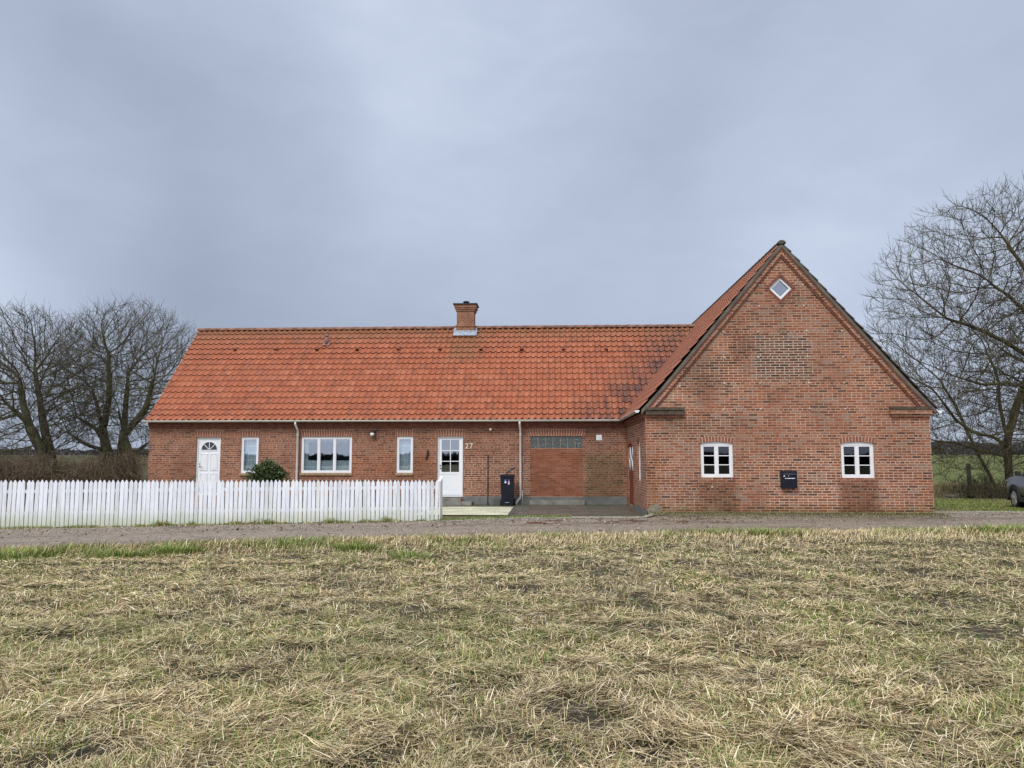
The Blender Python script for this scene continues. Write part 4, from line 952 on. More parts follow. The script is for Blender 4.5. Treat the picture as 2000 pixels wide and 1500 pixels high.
def blades(name, x, y, ang, length, lean, width, col, curl=.5, z0=None, mat='blade', label=None, sag=0.):
    """each blade a 2-segment ribbon. lean 0 = upright, pi/2 = lying"""
    n = len(x); z = surfz(x, y) if z0 is None else z0; base = np.stack([x, y, z], 1)
    d = np.stack([np.cos(ang), np.sin(ang), np.zeros(n)], 1); sd = np.stack([-np.sin(ang), np.cos(ang), np.zeros(n)], 1)
    t2 = RNG.uniform(-1.2, 1.2, n)[:, None]; sd = sd * np.cos(t2 * .6) + np.array([0, 0, 1.]) * np.sin(t2 * .6) * .6
    def along(f, l): return d * (np.sin(f) * l)[:, None] + np.array([0, 0, 1.]) * (np.cos(f) * l)[:, None]
    p1 = base + along(lean, length * .5); p2 = p1 + along(np.minimum(lean + curl, 1.75), length * .5)
    w = (sd * width[:, None]) * .5
    vs = np.stack([base - w, base + w, p1 - w * .9, p1 + w * .9, p2 - w * .3, p2 + w * .3], 1).reshape(-1, 3)
    q = (np.arange(n)[:, None] * 6 + np.array([0, 1, 3, 2, 2, 3, 5, 4])[None]).reshape(-1)
    me = bpy.data.meshes.new(name); me.vertices.add(n * 6); me.vertices.foreach_set('co', vs.astype(np.float32).ravel())
    me.loops.add(len(q)); me.loops.foreach_set('vertex_index', q.astype(np.int32)); me.polygons.add(2 * n); me.polygons.foreach_set('loop_start', np.arange(0, 8 * n, 4, dtype=np.int32)); me.polygons.foreach_set('loop_total', np.full(2 * n, 4, np.int32))
    me.update(calc_edges=True)
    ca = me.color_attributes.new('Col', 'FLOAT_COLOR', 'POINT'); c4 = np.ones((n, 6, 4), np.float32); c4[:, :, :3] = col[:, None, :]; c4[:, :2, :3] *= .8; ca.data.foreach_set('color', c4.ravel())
    me.materials.append(MT[mat]); o = bpy.data.objects.new(name, me); COL.objects.link(o); o['kind'] = 'stuff'
    if label: o['label'] = label
    return o
def fieldpts(n, pw=1.35, lo=2.6, xm=3.2):
    u = RNG.random(n * 2); a = lo ** (1 - pw); b = 18.5 ** (1 - pw); y = (a + u * (b - a)) ** (1 / (1 - pw))
    x = -y * .05 + (RNG.random(n * 2) * 2 - 1) * (y * .70 + xm - .1); k = (y < near(x) + .0); return x[k][:n], y[k][:n]
def pick(cols, n, w=None):
    c = np.array(cols); i = RNG.choice(len(c), n, p=w); return c[i] * RNG.uniform(.75, 1.25, (n, 1))
STRAW = [(.78, .62, .36), (.59, .44, .235), (.32, .21, .11), (.97, .83, .58), (.11, .07, .038), (.60, .51, .26)]
GREEN = [(.14, .22, .045), (.22, .29, .06), (.08, .14, .03), (.33, .37, .11)]
BARE = [(1960, 1240, .9, .28), (1870, 1180, .5, .18), (1700, 1232, .45, .16), (1435, 1320, .35, .12), (1080, 1382, .28, .08), (1150, 1420, .22, .07), (110, 1490, .5, .16), (100, 1250, .35, .12), (1290, 1480, .3, .08), (1860, 1310, .5, .12), (230, 1205, .4, .12), (610, 1238, .3, .1), (1240, 1240, .5, .12), (760, 1195, .4, .12)]
def bare(x, y):
    m = np.zeros(len(x))
    for px, py, a, b in BARE:
        cx, cy = onZ(px, py); m = np.maximum(m, 1 - sstep(.55, 1.25, np.hypot((x - cx) / (a * .75), (y - cy) / (b * 1.7)) + .5 * N2(x, y)))
    return m
# lying straw mat
x, y = fieldpts(640000); n = len(x); keep = ((N2(x, y) + .6 * N1(x, y) > -.42) | (RNG.random(n) < .3)) & (RNG.random(n) > bare(x, y) * .62); x, y = x[keep], y[keep]; n = len(x)
flow = 4.2 * N1(x, y) + 2. * N3(x, y); ang = flow + RNG.normal(0, .35, n) + RNG.normal(0, 1.1, n) * (RNG.random(n) < .7) + math.pi * (RNG.random(n) < .5)
dist = np.hypot(x, y); dens = .5 + .5 * sstep(-.3, .3, N2(x, y))
c = pick(STRAW, n, [.20, .19, .18, .12, .20, .11]); br = (1. + .38 * N1(x, y) + .3 * N2(x, y))[:, None]; c = c * br
gmix = ((.12 + sstep(-.05, .4, N3(x, y) + .5 * N2(x, y)) * .45) * (RNG.random(n) < .6))[:, None]; c = c * (1 - gmix) + np.array([.21, .25, .09]) * gmix
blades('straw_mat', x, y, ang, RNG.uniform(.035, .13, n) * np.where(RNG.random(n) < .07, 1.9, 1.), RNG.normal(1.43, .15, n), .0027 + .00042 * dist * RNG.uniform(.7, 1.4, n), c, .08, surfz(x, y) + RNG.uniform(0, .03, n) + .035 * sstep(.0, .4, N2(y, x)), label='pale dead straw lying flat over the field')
# standing stubble
x, y = fieldpts(92000); n = len(x); keep = RNG.random(n) < (.35 + .6 * sstep(-.1, .35, N2(x, y))) * (1 - bare(x, y)); x, y = x[keep], y[keep]; n = len(x); dist = np.hypot(x, y)
blades('dry_stalks', x, y, RNG.uniform(0, 6.283, n), RNG.uniform(.04, .13, n), np.abs(RNG.normal(.5, .35, n)), .0024 + .00038 * dist, pick(STRAW, n, [.25, .2, .15, .2, .1, .1]), .35, label='dry upright stalks across the field')
# green grass
x, y = fieldpts(370000); n = len(x); g = N2(x, y) * .9 + N1(x, y) * .8 + .25 * N3(x, y); keep = RNG.random(n) < (sstep(-.25, .5, g) * .75 + .14) * (1 - bare(x, y) * .9); x, y = x[keep], y[keep]; n = len(x); dist = np.hypot(x, y)
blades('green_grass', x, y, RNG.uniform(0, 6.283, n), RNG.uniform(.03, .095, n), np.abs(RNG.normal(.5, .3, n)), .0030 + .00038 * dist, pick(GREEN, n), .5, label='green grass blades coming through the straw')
# verge by the track, leaning with the wind
n = 60000; x = RNG.uniform(-16, 20, n); y = near(x) - np.abs(RNG.normal(.0, .75, n)) + .20 + .22 * N2(x, near(x)); g = N1(x, y) + .5 * N2(x, y)
c = np.where((g > RNG.normal(.26, .28, n))[:, None], pick(GREEN, n) * 1.05, pick(STRAW, n) * 1.1)
blades('verge_grass', x, y, RNG.normal(.15, .9, n), RNG.uniform(.05, .17, n) * (.85 + .3 * sstep(-.2, .3, g)), np.abs(RNG.normal(.45, .25, n)), np.full(n, .008), c, .45, label='longer grass fringe leaning along the track')
# tussocks on the verge
tx = []
for (px, py, r, m) in ((230, 1088, .42, 700), (345, 1080, .38, 900), (690, 1078, .3, 700), (1490, 1052, .6, 900), (1370, 1052, .5, 700), (800, 1095, .25, 300), (1950, 1045, .8, 1200), (30, 1085, .6, 700), (90, 1490, .2, 60)):
    cx_, cy_ = onZ(px, py); a = RNG.uniform(0, 6.283, m); q = np.sqrt(RNG.random(m)) * r; tx.append(np.stack([cx_ + q * np.cos(a) * 1.3, cy_ + q * np.sin(a) * .5, a], 1))
tx = np.concatenate(tx); n = len(tx); blades('grass_tussocks', tx[:, 0], tx[:, 1], tx[:, 2], RNG.uniform(.08, .21, n), np.abs(RNG.normal(.4, .25, n)), .003 + .0004 * np.hypot(tx[:, 0], tx[:, 1]), pick(GREEN, n) * 1.1, .4, label='denser green tussocks in the field')
# fence foot, lawn and yard tufts
n = 15000; s = RNG.random(n) * (Lv + 2); g = (FA.x + fd.x * s, FA.y + fd.y * s); x = np.array(g[0]) ; y = np.array(g[1]) + fn.y * np.abs(RNG.normal(.0, .10, n)); k = (N2(x, y) + RNG.normal(0, .15, n)) > -.05; x, y = x[k], y[k]; n = len(x)
blades('fence_foot_grass', x, y, RNG.uniform(0, 6.283, n), RNG.uniform(.02, .09, n) * (1 + 1.4 * sstep(.2, .45, N2(x, y))), np.abs(RNG.normal(.5, .3, n)), np.full(n, .009), np.where((RNG.random(n) < .6)[:, None], pick(GREEN, n) * 1.15, pick(STRAW, n)), .5, T(x, y) + .01, label='short grass and weeds along the foot of the picket fence')
n = 60000; x = RNG.uniform(XR + .1, 26, n); y = RNG.uniform(0, 1, n); y = (far(x) + .45) * (1 - y) + 31 * y; blades('lawn_grass', x, y, RNG.uniform(0, 6.283, n), RNG.uniform(.02, .06, n), np.abs(RNG.normal(.5, .3, n)), np.full(n, .012), np.where((N1(x, y) > RNG.normal(.0, .25, n))[:, None], pick(GREEN, n) * 1.0, pick([(.30, .27, .12), (.26, .22, .11)], n)), .5, T(x, y) + .008, label='short yellow-green lawn right of the gable')
n = 26000; x = RNG.uniform(XR + 1.5, 45, n); y = RNG.uniform(31, 46, n); blades('meadow_grass', x, y, RNG.uniform(0, 6.283, n), RNG.uniform(.10, .42, n), np.abs(RNG.normal(.3, .2, n)), np.full(n, .02), pick([(.30, .25, .13), (.24, .19, .10), (.14, .14, .05), (.36, .30, .17)], n), .3, T(x, y) - .02, label='tall tan meadow grass beyond the lawn')
n = 12000; x = RNG.uniform(XC + .1, XR + .1, n); y = 21 - np.abs(RNG.normal(0, .5, n)); blades('wall_foot_grass', x, y, RNG.uniform(0, 6.283, n), RNG.uniform(.015, .05, n), np.abs(RNG.normal(.5, .3, n)), np.full(n, .01), pick([(.14, .13, .045), (.09, .10, .03), (.3, .27, .15)], n), .5, T(x, y) + .03, label='mossy grass at the foot of the gable wall')
n = 2500; x = RNG.uniform(-2.9, .6, n); y = far(x) + .15 + np.abs(RNG.normal(0, .2, n)); blades('gravel_edge_grass', x, y, RNG.uniform(0, 6.283, n), RNG.uniform(.02, .06, n), np.abs(RNG.normal(.5, .3, n)), np.full(n, .01), pick(GREEN, n) * 1.1, .5, T(x, y) + .02, label='thin grass edge between the track and the cream gravel')

def pebbles(name, x, y, sz, cols, label):
    n = len(x); z = T(x, y) + .012 + sz * .2; O = np.array([(1, 0, 0), (0, 1, 0), (-1, 0, 0), (0, -1, 0), (0, 0, .7), (0, 0, -.7)]); P = np.stack([x, y, z], 1)[:, None, :] + O[None] * sz[:, None, None] * RNG.uniform(.6, 1.3, (n, 6, 1))
    fc_ = np.array([(0, 1, 4), (1, 2, 4), (2, 3, 4), (3, 0, 4), (1, 0, 5), (2, 1, 5), (3, 2, 5), (0, 3, 5)]); q = (np.arange(n)[:, None, None] * 6 + fc_[None]).reshape(-1)
    me = bpy.data.meshes.new(name); me.vertices.add(6 * n); me.vertices.foreach_set('co', P.astype(np.float32).ravel()); me.loops.add(len(q)); me.loops.foreach_set('vertex_index', q.astype(np.int32)); me.polygons.add(8 * n); me.polygons.foreach_set('loop_start', np.arange(0, 24 * n, 3, dtype=np.int32)); me.polygons.foreach_set('loop_total', np.full(8 * n, 3, np.int32)); me.update(calc_edges=True)
    ca = me.color_attributes.new('Col', 'FLOAT_COLOR', 'POINT'); c4 = np.ones((n, 6, 4), np.float32); c4[:, :, :3] = pick(cols, n)[:, None, :]; ca.data.foreach_set('color', c4.ravel()); me.materials.append(MT['blade']); o = bpy.data.objects.new(name, me); COL.objects.link(o); o['kind'] = 'stuff'; o['label'] = label
n = 14000; x = RNG.uniform(-16, 18, n); k = np.clip(np.where(RNG.random(n) < .55, 1 - np.abs(RNG.normal(0, .12, n)), RNG.random(n)), -.02, 1.06); y = near(x) * (1 - k) + far(x) * k
pebbles('loose_pebbles', x, y, RNG.gamma(2., .0045, n) + .003, [(.30, .24, .18), (.36, .31, .25), (.12, .09, .07), (.44, .40, .34), (.22, .16, .12)], 'loose pebbles and grit along the track')
n = 3500; x = RNG.uniform(-16, 18, n); kk2 = (N2(x, far(x)) + RNG.normal(0, .2, n)) > .1; x = x[kk2]; n = len(x); y = far(x) - np.abs(RNG.normal(0, .12, n)) + .08
blades('track_edge_tufts', x, y, RNG.uniform(0, 6.283, n), RNG.uniform(.02, .07, n), np.abs(RNG.normal(.6, .3, n)), np.full(n, .011), np.where((RNG.random(n) < .5)[:, None], pick(GREEN, n), pick(STRAW, n)), .5, T(x, y) + .015, label='ragged tufts along the far edge of the track')

# ------------------------------------------------------------------ leafy shrubs
def leaves(name, pts, size, cols, parent, mat='leaf'):
    n = len(pts); a = RNG.normal(0, 1, (n, 3)); a /= np.linalg.norm(a, axis=1)[:, None]; b = np.cross(a, RNG.normal(0, 1, (n, 3))); b /= np.linalg.norm(b, axis=1)[:, None]
    s = (size * RNG.uniform(.6, 1.3, n))[:, None]; P = np.stack([pts - a * s, pts + b * s * .45, pts + a * s, pts - b * s * .45], 1).reshape(-1, 3)
    L = np.array(parent['_o']) if parent is not None else np.zeros(3); P = P - L
    me = bpy.data.meshes.new(name); me.vertices.add(4 * n); me.vertices.foreach_set('co', P.astype(np.float32).ravel()); me.loops.add(4 * n); me.loops.foreach_set('vertex_index', np.arange(4 * n, dtype=np.int32)); me.polygons.add(n); me.polygons.foreach_set('loop_start', np.arange(0, 4 * n, 4, dtype=np.int32)); me.polygons.foreach_set('loop_total', np.full(n, 4, np.int32)); me.update(calc_edges=True)
    ca = me.color_attributes.new('Col', 'FLOAT_COLOR', 'POINT'); c4 = np.ones((n, 4, 4), np.float32); c4[:, :, :3] = pick(cols, n)[:, None, :]; ca.data.foreach_set('color', c4.ravel()); me.materials.append(MT[mat])
    o = bpy.data.objects.new(name, me); COL.objects.link(o)
    if parent is not None: o.parent = parent
    return o
def shrub(name, c, r, n, size, cols, label, cat, lobes=9, group=None):
    c = np.array(c); th = thing(name, (c[0], c[1], float(T(c[0], c[1]))), label, cat, group); P = []
    for i in range(lobes):
        d = RNG.normal(0, 1, 3); d /= np.linalg.norm(d); d[2] = abs(d[2]) * .9; lc = c + d * np.array(r) * .55; lr = np.array(r) * RNG.uniform(.3, .55); m = n // lobes; v = RNG.normal(0, 1, (m, 3)); v /= np.linalg.norm(v, axis=1)[:, None]; P.append(lc + v * lr * RNG.uniform(.55, 1.08, (m, 1)))
    P = np.concatenate(P); P = P[P[:, 2] > .05]; leaves('foliage', P, size, cols, th)
    w = MB()
    for i in range(7): q = P[RNG.integers(len(P))]; w.tube([(c[0] + RNG.uniform(-.05, .05), c[1], float(T(c[0], c[1])) - .05), tuple((c + q) / 2 - np.array([0, 0, .1])), tuple(q)], [.02, .014, .006], 5)
    w.build('stems', 'twig', th); return th
bxp = onY(524, 945, 24.2); shrub('evergreen_shrub', (bxp[0], 24.2, .86), (.72, .5, .70), 7500, .042, [(.03, .055, .014), (.05, .08, .02), (.10, .13, .03), (.02, .035, .012)], 'dark green rounded evergreen shrub between the fence and the narrow window', 'shrub', 17)
for px, dz, lab in ((686, -.09, 'lower yellow-green conifer tip showing over the fence below the wide window'), (713, 0, 'taller yellow-green conifer tip showing over the fence below the wall lamp')):
    q = onY(px, 930, 24.2); c = (q[0], 24.2, .52 + dz); th = shrub('dwarf_conifer', c, (.28, .25, .42), 1100, .03, [(.10, .14, .03), (.20, .20, .05), (.05, .08, .02)], lab, 'conifer', 8, 'dwarf conifers behind the fence')
q = onY(379, 930, 23.0); th = thing('dried_hydrangea', (q[0], 23, 0), 'leafless hydrangea with brown dry flower heads in front of the fanlight door', 'plant')
w = MB(); P = []
for dx, dy, zt in ((.02, 0, 1.02), (-.13, .1, .93), (-.3, 0, .85), (-.4, .1, .80), (-.22, -.1, .84)):
    w.tube([(q[0] - .1, 23, -.05), (q[0] + dx * .6 - .06, 23 + dy * .6, zt * .6), (q[0] + dx, 23 + dy, zt)], [.01, .008, .005], 5); v = RNG.normal(0, 1, (70, 3)); v /= np.linalg.norm(v, axis=1)[:, None]; P.append(np.array([q[0] + dx, 23 + dy, zt]) + v * np.array([.055, .05, .045]))
w.build('stems', 'twig', th); leaves('flower_heads', np.concatenate(P), .02, [(.18, .10, .06), (.26, .15, .09), (.10, .06, .045)], th)

# ------------------------------------------------------------------ bare trees by space colonisation
def grow(seeds, attr, step=.24, kill=.36, infl=2.8, iters=120, seed=1, trop=(0, 0, .12), wob=.18):
    rng = np.random.default_rng(seed); pos_ = []; par = []; trunk = []
    for pl in seeds:
        prev = -1; base = None; P = [np.array(p, float) for p in pl[1]]
        if pl[0] >= 0: prev = pl[0] if pl[0] < len(pos_) else -1
        if isinstance(pl[0], float) and pos_:      # attach to nearest existing node
            d = np.linalg.norm(np.array(pos_) - P[0], axis=1); prev = int(d.argmin())
        for a, b in zip(P[:-1], P[1:]):
            m = max(1, int(np.linalg.norm(b - a) / step))
            for i in range(m):
                p = a + (b - a) * i / m + rng.normal(0, .02, 3); pos_.append(p); par.append(prev); trunk.append(True); prev = len(pos_) - 1
        pos_.append(P[-1]); par.append(prev); trunk.append(True)
    A = np.array(attr); N = len(A); best = np.full(N, 1e9); bi = np.zeros(N, int)
    def upd(i0):
        nonlocal best, bi
        Q = np.array(pos_[i0:])
        for s0 in range(0, len(Q), 400):
            d = np.linalg.norm(A[:, None, :] - Q[None, s0:s0 + 400], axis=2); j = d.argmin(1); dm = d[np.arange(N), j]; k = dm < best; best[k] = dm[k]; bi[k] = j[k] + i0 + s0
    upd(0); alive = best > kill; used = {}; trop = np.array(trop)
    for it in range(iters):
        act = alive & (best < infl)
        if it < 6 and not act.any(): act = alive
        if not act.any(): break
        idx = np.nonzero(act)[0]; acc = {}
        for i in idx:
            n = bi[i]; d = A[i] - pos_[n]; d /= (np.linalg.norm(d) + 1e-9); acc[n] = acc.get(n, 0) + d
        i0 = len(pos_)
        for n, d in acc.items():
            if used.get(n, 0) >= 3: continue
            d = d / (np.linalg.norm(d) + 1e-9)
            if par[n] >= 0:
                pd = pos_[n] - pos_[par[n]]; pd /= (np.linalg.norm(pd) + 1e-9)
                d = d + pd * .55
            d = d + trop + rng.normal(0, wob, 3); d /= (np.linalg.norm(d) + 1e-9)
            pos_.append(pos_[n] + d * step); par.append(n); trunk.append(False); used[n] = used.get(n, 0) + 1
        if len(pos_) == i0: break
        upd(i0); alive &= best > kill
    return np.array(pos_), par, trunk
def tree(name, seeds, attr, label, seed, base, mats=('bark', 'twig'), tipr=.0095, ex=2.15, ntw=2, twl=(.35, .9), twr=.0075, group=None, up=.35, tcap=.30, tk=1., **kw):
    P, par, tr = grow(seeds, attr, seed=seed, **kw); n = len(P); ch = [[] for _ in range(n)]
    for i, p in enumerate(par):
        if p >= 0: ch[p].append(i)
    order = sorted(range(n), key=lambda i: -i); r = np.zeros(n)
    for i in order: r[i] = tipr if not ch[i] else (sum(r[c] ** ex for c in ch[i])) ** (1 / ex)
    r = np.array([q * (1 + (tk - 1) * max(0, 1 - P[i][2] / 5.5) if tr[i] else 1) for i, q in enumerate(r)]); r = np.minimum(r, tcap)
    th = thing(name, base, label, 'tree', group); wt = MB(); wc = MB(); rng = random.Random(seed)
    starts = [i for i in range(n) if par[i] < 0]; stack = list(starts)
    while stack:
        s = stack.pop(); pts = []; rad = []
        if par[s] >= 0: pts.append(P[par[s]]); rad.append(r[s])
        i = s; ist = tr[s]
        while True:
            pts.append(P[i]); rad.append(r[i])
            if not ch[i]: break
            c = sorted(ch[i], key=lambda c: -r[c] - (1 if tr[c] else 0)); nx = c[0]
            for q in c[1:]: stack.append(q)
            if tr[i] and not tr[nx]: stack.append(nx); break
            i = nx
        # smooth chain
        if len(pts) > 3:
            a = np.array(pts); a[1:-1] = .25 * a[:-2] + .5 * a[1:-1] + .25 * a[2:]; pts = list(a)
        if len(pts) >= 2: (wt if ist else wc).tube(pts, rad, 8 if rad[0] > .06 else (5 if rad[0] > .02 else 3), cap=False)
    for i in range(n):
        if tr[i] or r[i] > .035: continue
        d0 = V(*(P[i] - P[par[i]])).normalized()
        for k in range(ntw if r[i] < .02 else 1):
            if rng.random() < .2: continue
            L = rng.uniform(*twl); d = (d0 + V(rng.gauss(0, .6), rng.gauss(0, .6), rng.gauss(0, .5) + up)).normalized(); p = V(*P[i]); pts = [p]
            for q in range(3):
                d = (d + V(rng.gauss(0, .16), rng.gauss(0, .16), rng.gauss(0, .12) + .12)).normalized(); p = p + d * (L / 3); pts.append(p)
            wc.tube(pts, [twr, twr * .85, twr * .7, twr * .5], 3, cap=False)
            if rng.random() < .6:
                d2 = (d + V(rng.gauss(0, .7), rng.gauss(0, .7), .2)).normalized(); wc.tube([pts[1], pts[1] + d2 * L * .4], [twr * .8, twr * .5], 3, cap=False)
    wt.build('trunk', mats[0], th); wc.build('crown', mats[1], th); return th
def px3(px, py, Y): x, z = onY(px, py, Y); return (x, Y, z)
def ell(c, r, n, seed, zmin=.8, shell=.35, zmax=99, cond=None):
    rng = np.random.default_rng(seed); v = rng.normal(0, 1, (n * 3, 3)); v /= np.linalg.norm(v, axis=1)[:, None]; q = rng.random(n * 3) ** shell; P = np.array(c) + v * np.array(r) * q[:, None]
    k = (P[:, 2] > zmin) & (P[:, 2] < zmax); P = P[k]
    if cond is not None: P = P[cond(P)]
    return P[:n]
YB = 37.
seeds = [(-1, [px3(210, 955, YB), px3(212, 900, YB), px3(200, 830, YB), px3(180, 760, YB - .3)]), (-1, [px3(237, 955, YB + .4), px3(236, 890, YB + .4), px3(244, 810, YB + .5), px3(250, 730, YB + .6)]),
         (-1, [px3(255, 955, YB - .3), px3(256, 900, YB - .3), px3(243, 860, YB - .2), px3(232, 800, YB - .5)]), (0., [px3(208, 870, YB), px3(190, 840, YB + .6), px3(150, 815, YB + 1.2)]), (0., [px3(240, 850, YB), px3(285, 800, YB - .5), px3(300, 740, YB - 1)]), (0., [px3(212, 880, YB), px3(175, 872, YB - .6), px3(140, 850, YB - 1)]), (0., [px3(205, 830, YB), px3(215, 760, YB - .3), px3(212, 690, YB - .4)]), (0., [px3(256, 890, YB), px3(285, 868, YB + .3)])]
c = px3(246, 752, YB); at = ell(c, (4.1, 3.2, 4.15), 8500, 3, .5, .42)
tree('bare_tree', seeds, at, 'broad leafless tree with several dark trunks close to the left end of the house', 5, (px3(235, 950, YB)[0], YB, 0), group='bare trees left of the house', tcap=.28, tk=1.9, kill=.30, step=.22)
YA = 36.
seeds = [(-1, [px3(95, 950, YA), px3(92, 905, YA), px3(72, 860, YA), px3(50, 820, YA - .2), px3(20, 795, YA - .6)]), (-1, [px3(105, 950, YA + .5), px3(100, 890, YA + .5), px3(84, 830, YA + .6), px3(76, 770, YA + .7), px3(68, 715, YA + .9)]), (0., [px3(60, 840, YA), px3(45, 790, YA + .5), px3(38, 740, YA + .8)])]
c = px3(36, 755, YA); at = ell(c, (4.6, 3.3, 3.9), 9500, 4, .5, .45)
tree('bare_tree', seeds, at, 'leafless tree with pale mossy leaning trunk at the far left', 9, (px3(98, 950, YA)[0], YA, 0), group='bare trees left of the house', tcap=.24, tk=1.7, kill=.32, step=.22)
YR = 31.5
zc = [px3(1976, 980, YR), px3(1969, 905, YR), px3(1967, 860, YR)]
seeds = [(-1, zc + [px3(1982, 800, YR + .3), px3(2006, 740, YR + .5), px3(2028, 660, YR + .2), px3(2040, 570, YR)]),
         (0., [px3(1967, 872, YR), px3(1940, 852, YR - .5), px3(1900, 845, YR - 1), px3(1864, 818, YR - 1.4), px3(1845, 788, YR - 1.7), px3(1822, 760, YR - 2), px3(1775, 735, YR - 2.3)]),
         (-1, [px3(1957, 978, YR + .3), px3(1930, 925, YR + .3), px3(1908, 880, YR + .4), px3(1888, 843, YR + .6), px3(1870, 800, YR + .8), px3(1838, 745, YR + .9)]),
         (0., [px3(1960, 890, YR), px3(1910, 878, YR + .2), px3(1870, 866, YR + .3), px3(1828, 861, YR + .4)]),
         (0., [px3(2000, 755, YR), px3(1960, 748, YR - .8), px3(1915, 752, YR - 1.2), px3(1865, 735, YR - 1.5)]),
         (0., [px3(1969, 860, YR), px3(1952, 800, YR + .5), px3(1950, 740, YR + .8), px3(1925, 680, YR + 1)]),
         (0., [px3(2015, 700, YR), px3(1965, 668, YR), px3(1905, 640, YR - .4), px3(1850, 622, YR - .7)]),
         (0., [px3(2030, 640, YR), px3(1985, 590, YR), px3(1930, 548, YR)]),
         (0., [px3(2036, 590, YR), px3(1998, 520, YR), px3(1960, 465, YR)])]
c = px3(2000, 655, YR); at = np.concatenate([ell(c, (6.2, 4.0, 6.2), 13000, 6, .8, .42), ell(px3(1855, 830, YR), (2.6, 2.5, 2.3), 1800, 7, .3)])
tree('bare_tree', seeds, at, 'large spreading leafless tree with mossy branches to the right of the gable', 12, (px3(1970, 980, YR)[0], YR, 0), mats=('bark2', 'twig2'), ntw=2, twl=(.35, .85), group=None, tcap=.15, iters=130, kill=.34, step=.23, tipr=.0082, ex=2.35)
seeds = [(-1, [px3(2035, 975, 33.5), px3(2018, 880, 33.5), px3(2003, 790, 33.5), px3(2010, 700, 33.5)])]
at = ell(px3(2030, 740, 33.5), (3.6, 2.5, 3.6), 2500, 8, 1.)
tree('bare_tree', seeds, at, 'leafless tree at the right edge, half behind the large mossy one', 15, (px3(2035, 975, 33.5)[0], 33.5, 0), mats=('bark2', 'twig2'), ntw=1)

# thickets
def thicket(name, x0, x1, y0, y1, h, n, mat, label, seed, hv=.4, droop=.5, rr=.008, leafcols=None, nl=0):
    rng = random.Random(seed); w = MB()
    for i in range(n):
        x = rng.uniform(x0, x1); y = rng.uniform(y0, y1); hh = h * rng.uniform(1 - hv, 1) * (.75 + .35 * mnoise.noise(V(x * .8, y * .8, seed)) * 1.5); a = rng.uniform(0, 6.283); l = rng.uniform(.2, .8) * h * .7
        g = float(T(x, y)); p = V(x, y, g - .03); d = V(math.cos(a), math.sin(a), 0); pts = [p, p + d * l * .25 + V(0, 0, hh * .55), p + d * l * .65 + V(0, 0, hh), p + d * l * 1.2 + V(0, 0, hh * (1 - droop * rng.random()))]
        w.tube(pts, [rr * 1.4, rr * 1.1, rr, rr * .5], 3, cap=False)
        q = pts[2]
        for k in range(2): dd = V(rng.gauss(0, 1), rng.gauss(0, 1), rng.gauss(.3, .6)).normalized(); w.tube([q, q + dd * .3], [rr * .8, rr * .4], 3, cap=False)
    if leafcols is None: return tag(w.build(name, mat), label, None, None, 'stuff')
    P = np.stack([RNG.uniform(x0, x1, nl), RNG.uniform(y0, y1, nl), RNG.random(nl) ** 1.0 * h * .9], 1); P[:, 2] = P[:, 2] * (.7 + .5 * N2(np.clip(P[:, 0], -23, 27), P[:, 0] * 0 + 5)) + T(P[:, 0], P[:, 1])
    o = tag(w.build(name, mat), label, None, None, 'stuff'); l = leaves(name + '_leaves', P, .035, leafcols, None, 'far'); tag(l, label.replace('stems', 'leaves'), None, None, 'stuff'); return o
xa, xb = px3(-60, 940, 28)[0], px3(205, 940, 28)[0]
thicket('bramble_thicket', xa, xb, 27.5, 30.5, 1.95, 3000, 'bramble', 'tangled brown bramble stems behind the fence at the far left', 3, leafcols=[(.20, .13, .075), (.12, .09, .05), (.28, .20, .12), (.12, .125, .05), (.07, .045, .03)], nl=14000)
thicket('hedge_bottom', px3(190, 940, 36)[0], px3(300, 940, 36)[0], 34, 36.5, 1.0, 600, 'bramble', 'thin undergrowth stems below the broad bare tree', 5)
thicket('brushwood', px3(1890, 965, 31)[0], px3(2030, 965, 31)[0], 30.4, 32.6, 1.15, 420, 'twig2', 'tangled brushwood stems at the foot of the large mossy tree', 7, hv=.8, droop=.9, rr=.008)
# post, stones
q = onY(1890.5, 905, 31.); z_ = q[1]; w = MB(); w.tube([(q[0] + .05, 31, -.1), (q[0] + .03, 31, .5), (q[0], 31, z_ - .04), (q[0], 31, z_)], [.088, .085, .078, .06], 10)
tag(w.build('wooden_post', 'post'), 'weathered round wooden post left of the mossy tree', 'post')
for i, (px, r, lab) in enumerate(((1858, .16, 'small grey stone, leftmost of the two lying by the wooden post'), (1878, .24, 'larger pale stone lying against the foot of the wooden post'))):
    x, y = onZ(px, 972); bm = bmesh.new(); bmesh.ops.create_icosphere(bm, subdivisions=3, radius=r)
    for v in bm.verts: v.co *= 1 + .35 * mnoise.noise(v.co * 6 + V(i * 5, 0, 0)); v.co.z *= .55; v.co.x *= 1.3
    me = bpy.data.meshes.new('stone'); bm.to_mesh(me); bm.free(); me.materials.append(MT['stone']); o = bpy.data.objects.new('stone', me); COL.objects.link(o); o.location = (x, y, .05); tag(o, lab, 'stone', 'stones by the post')
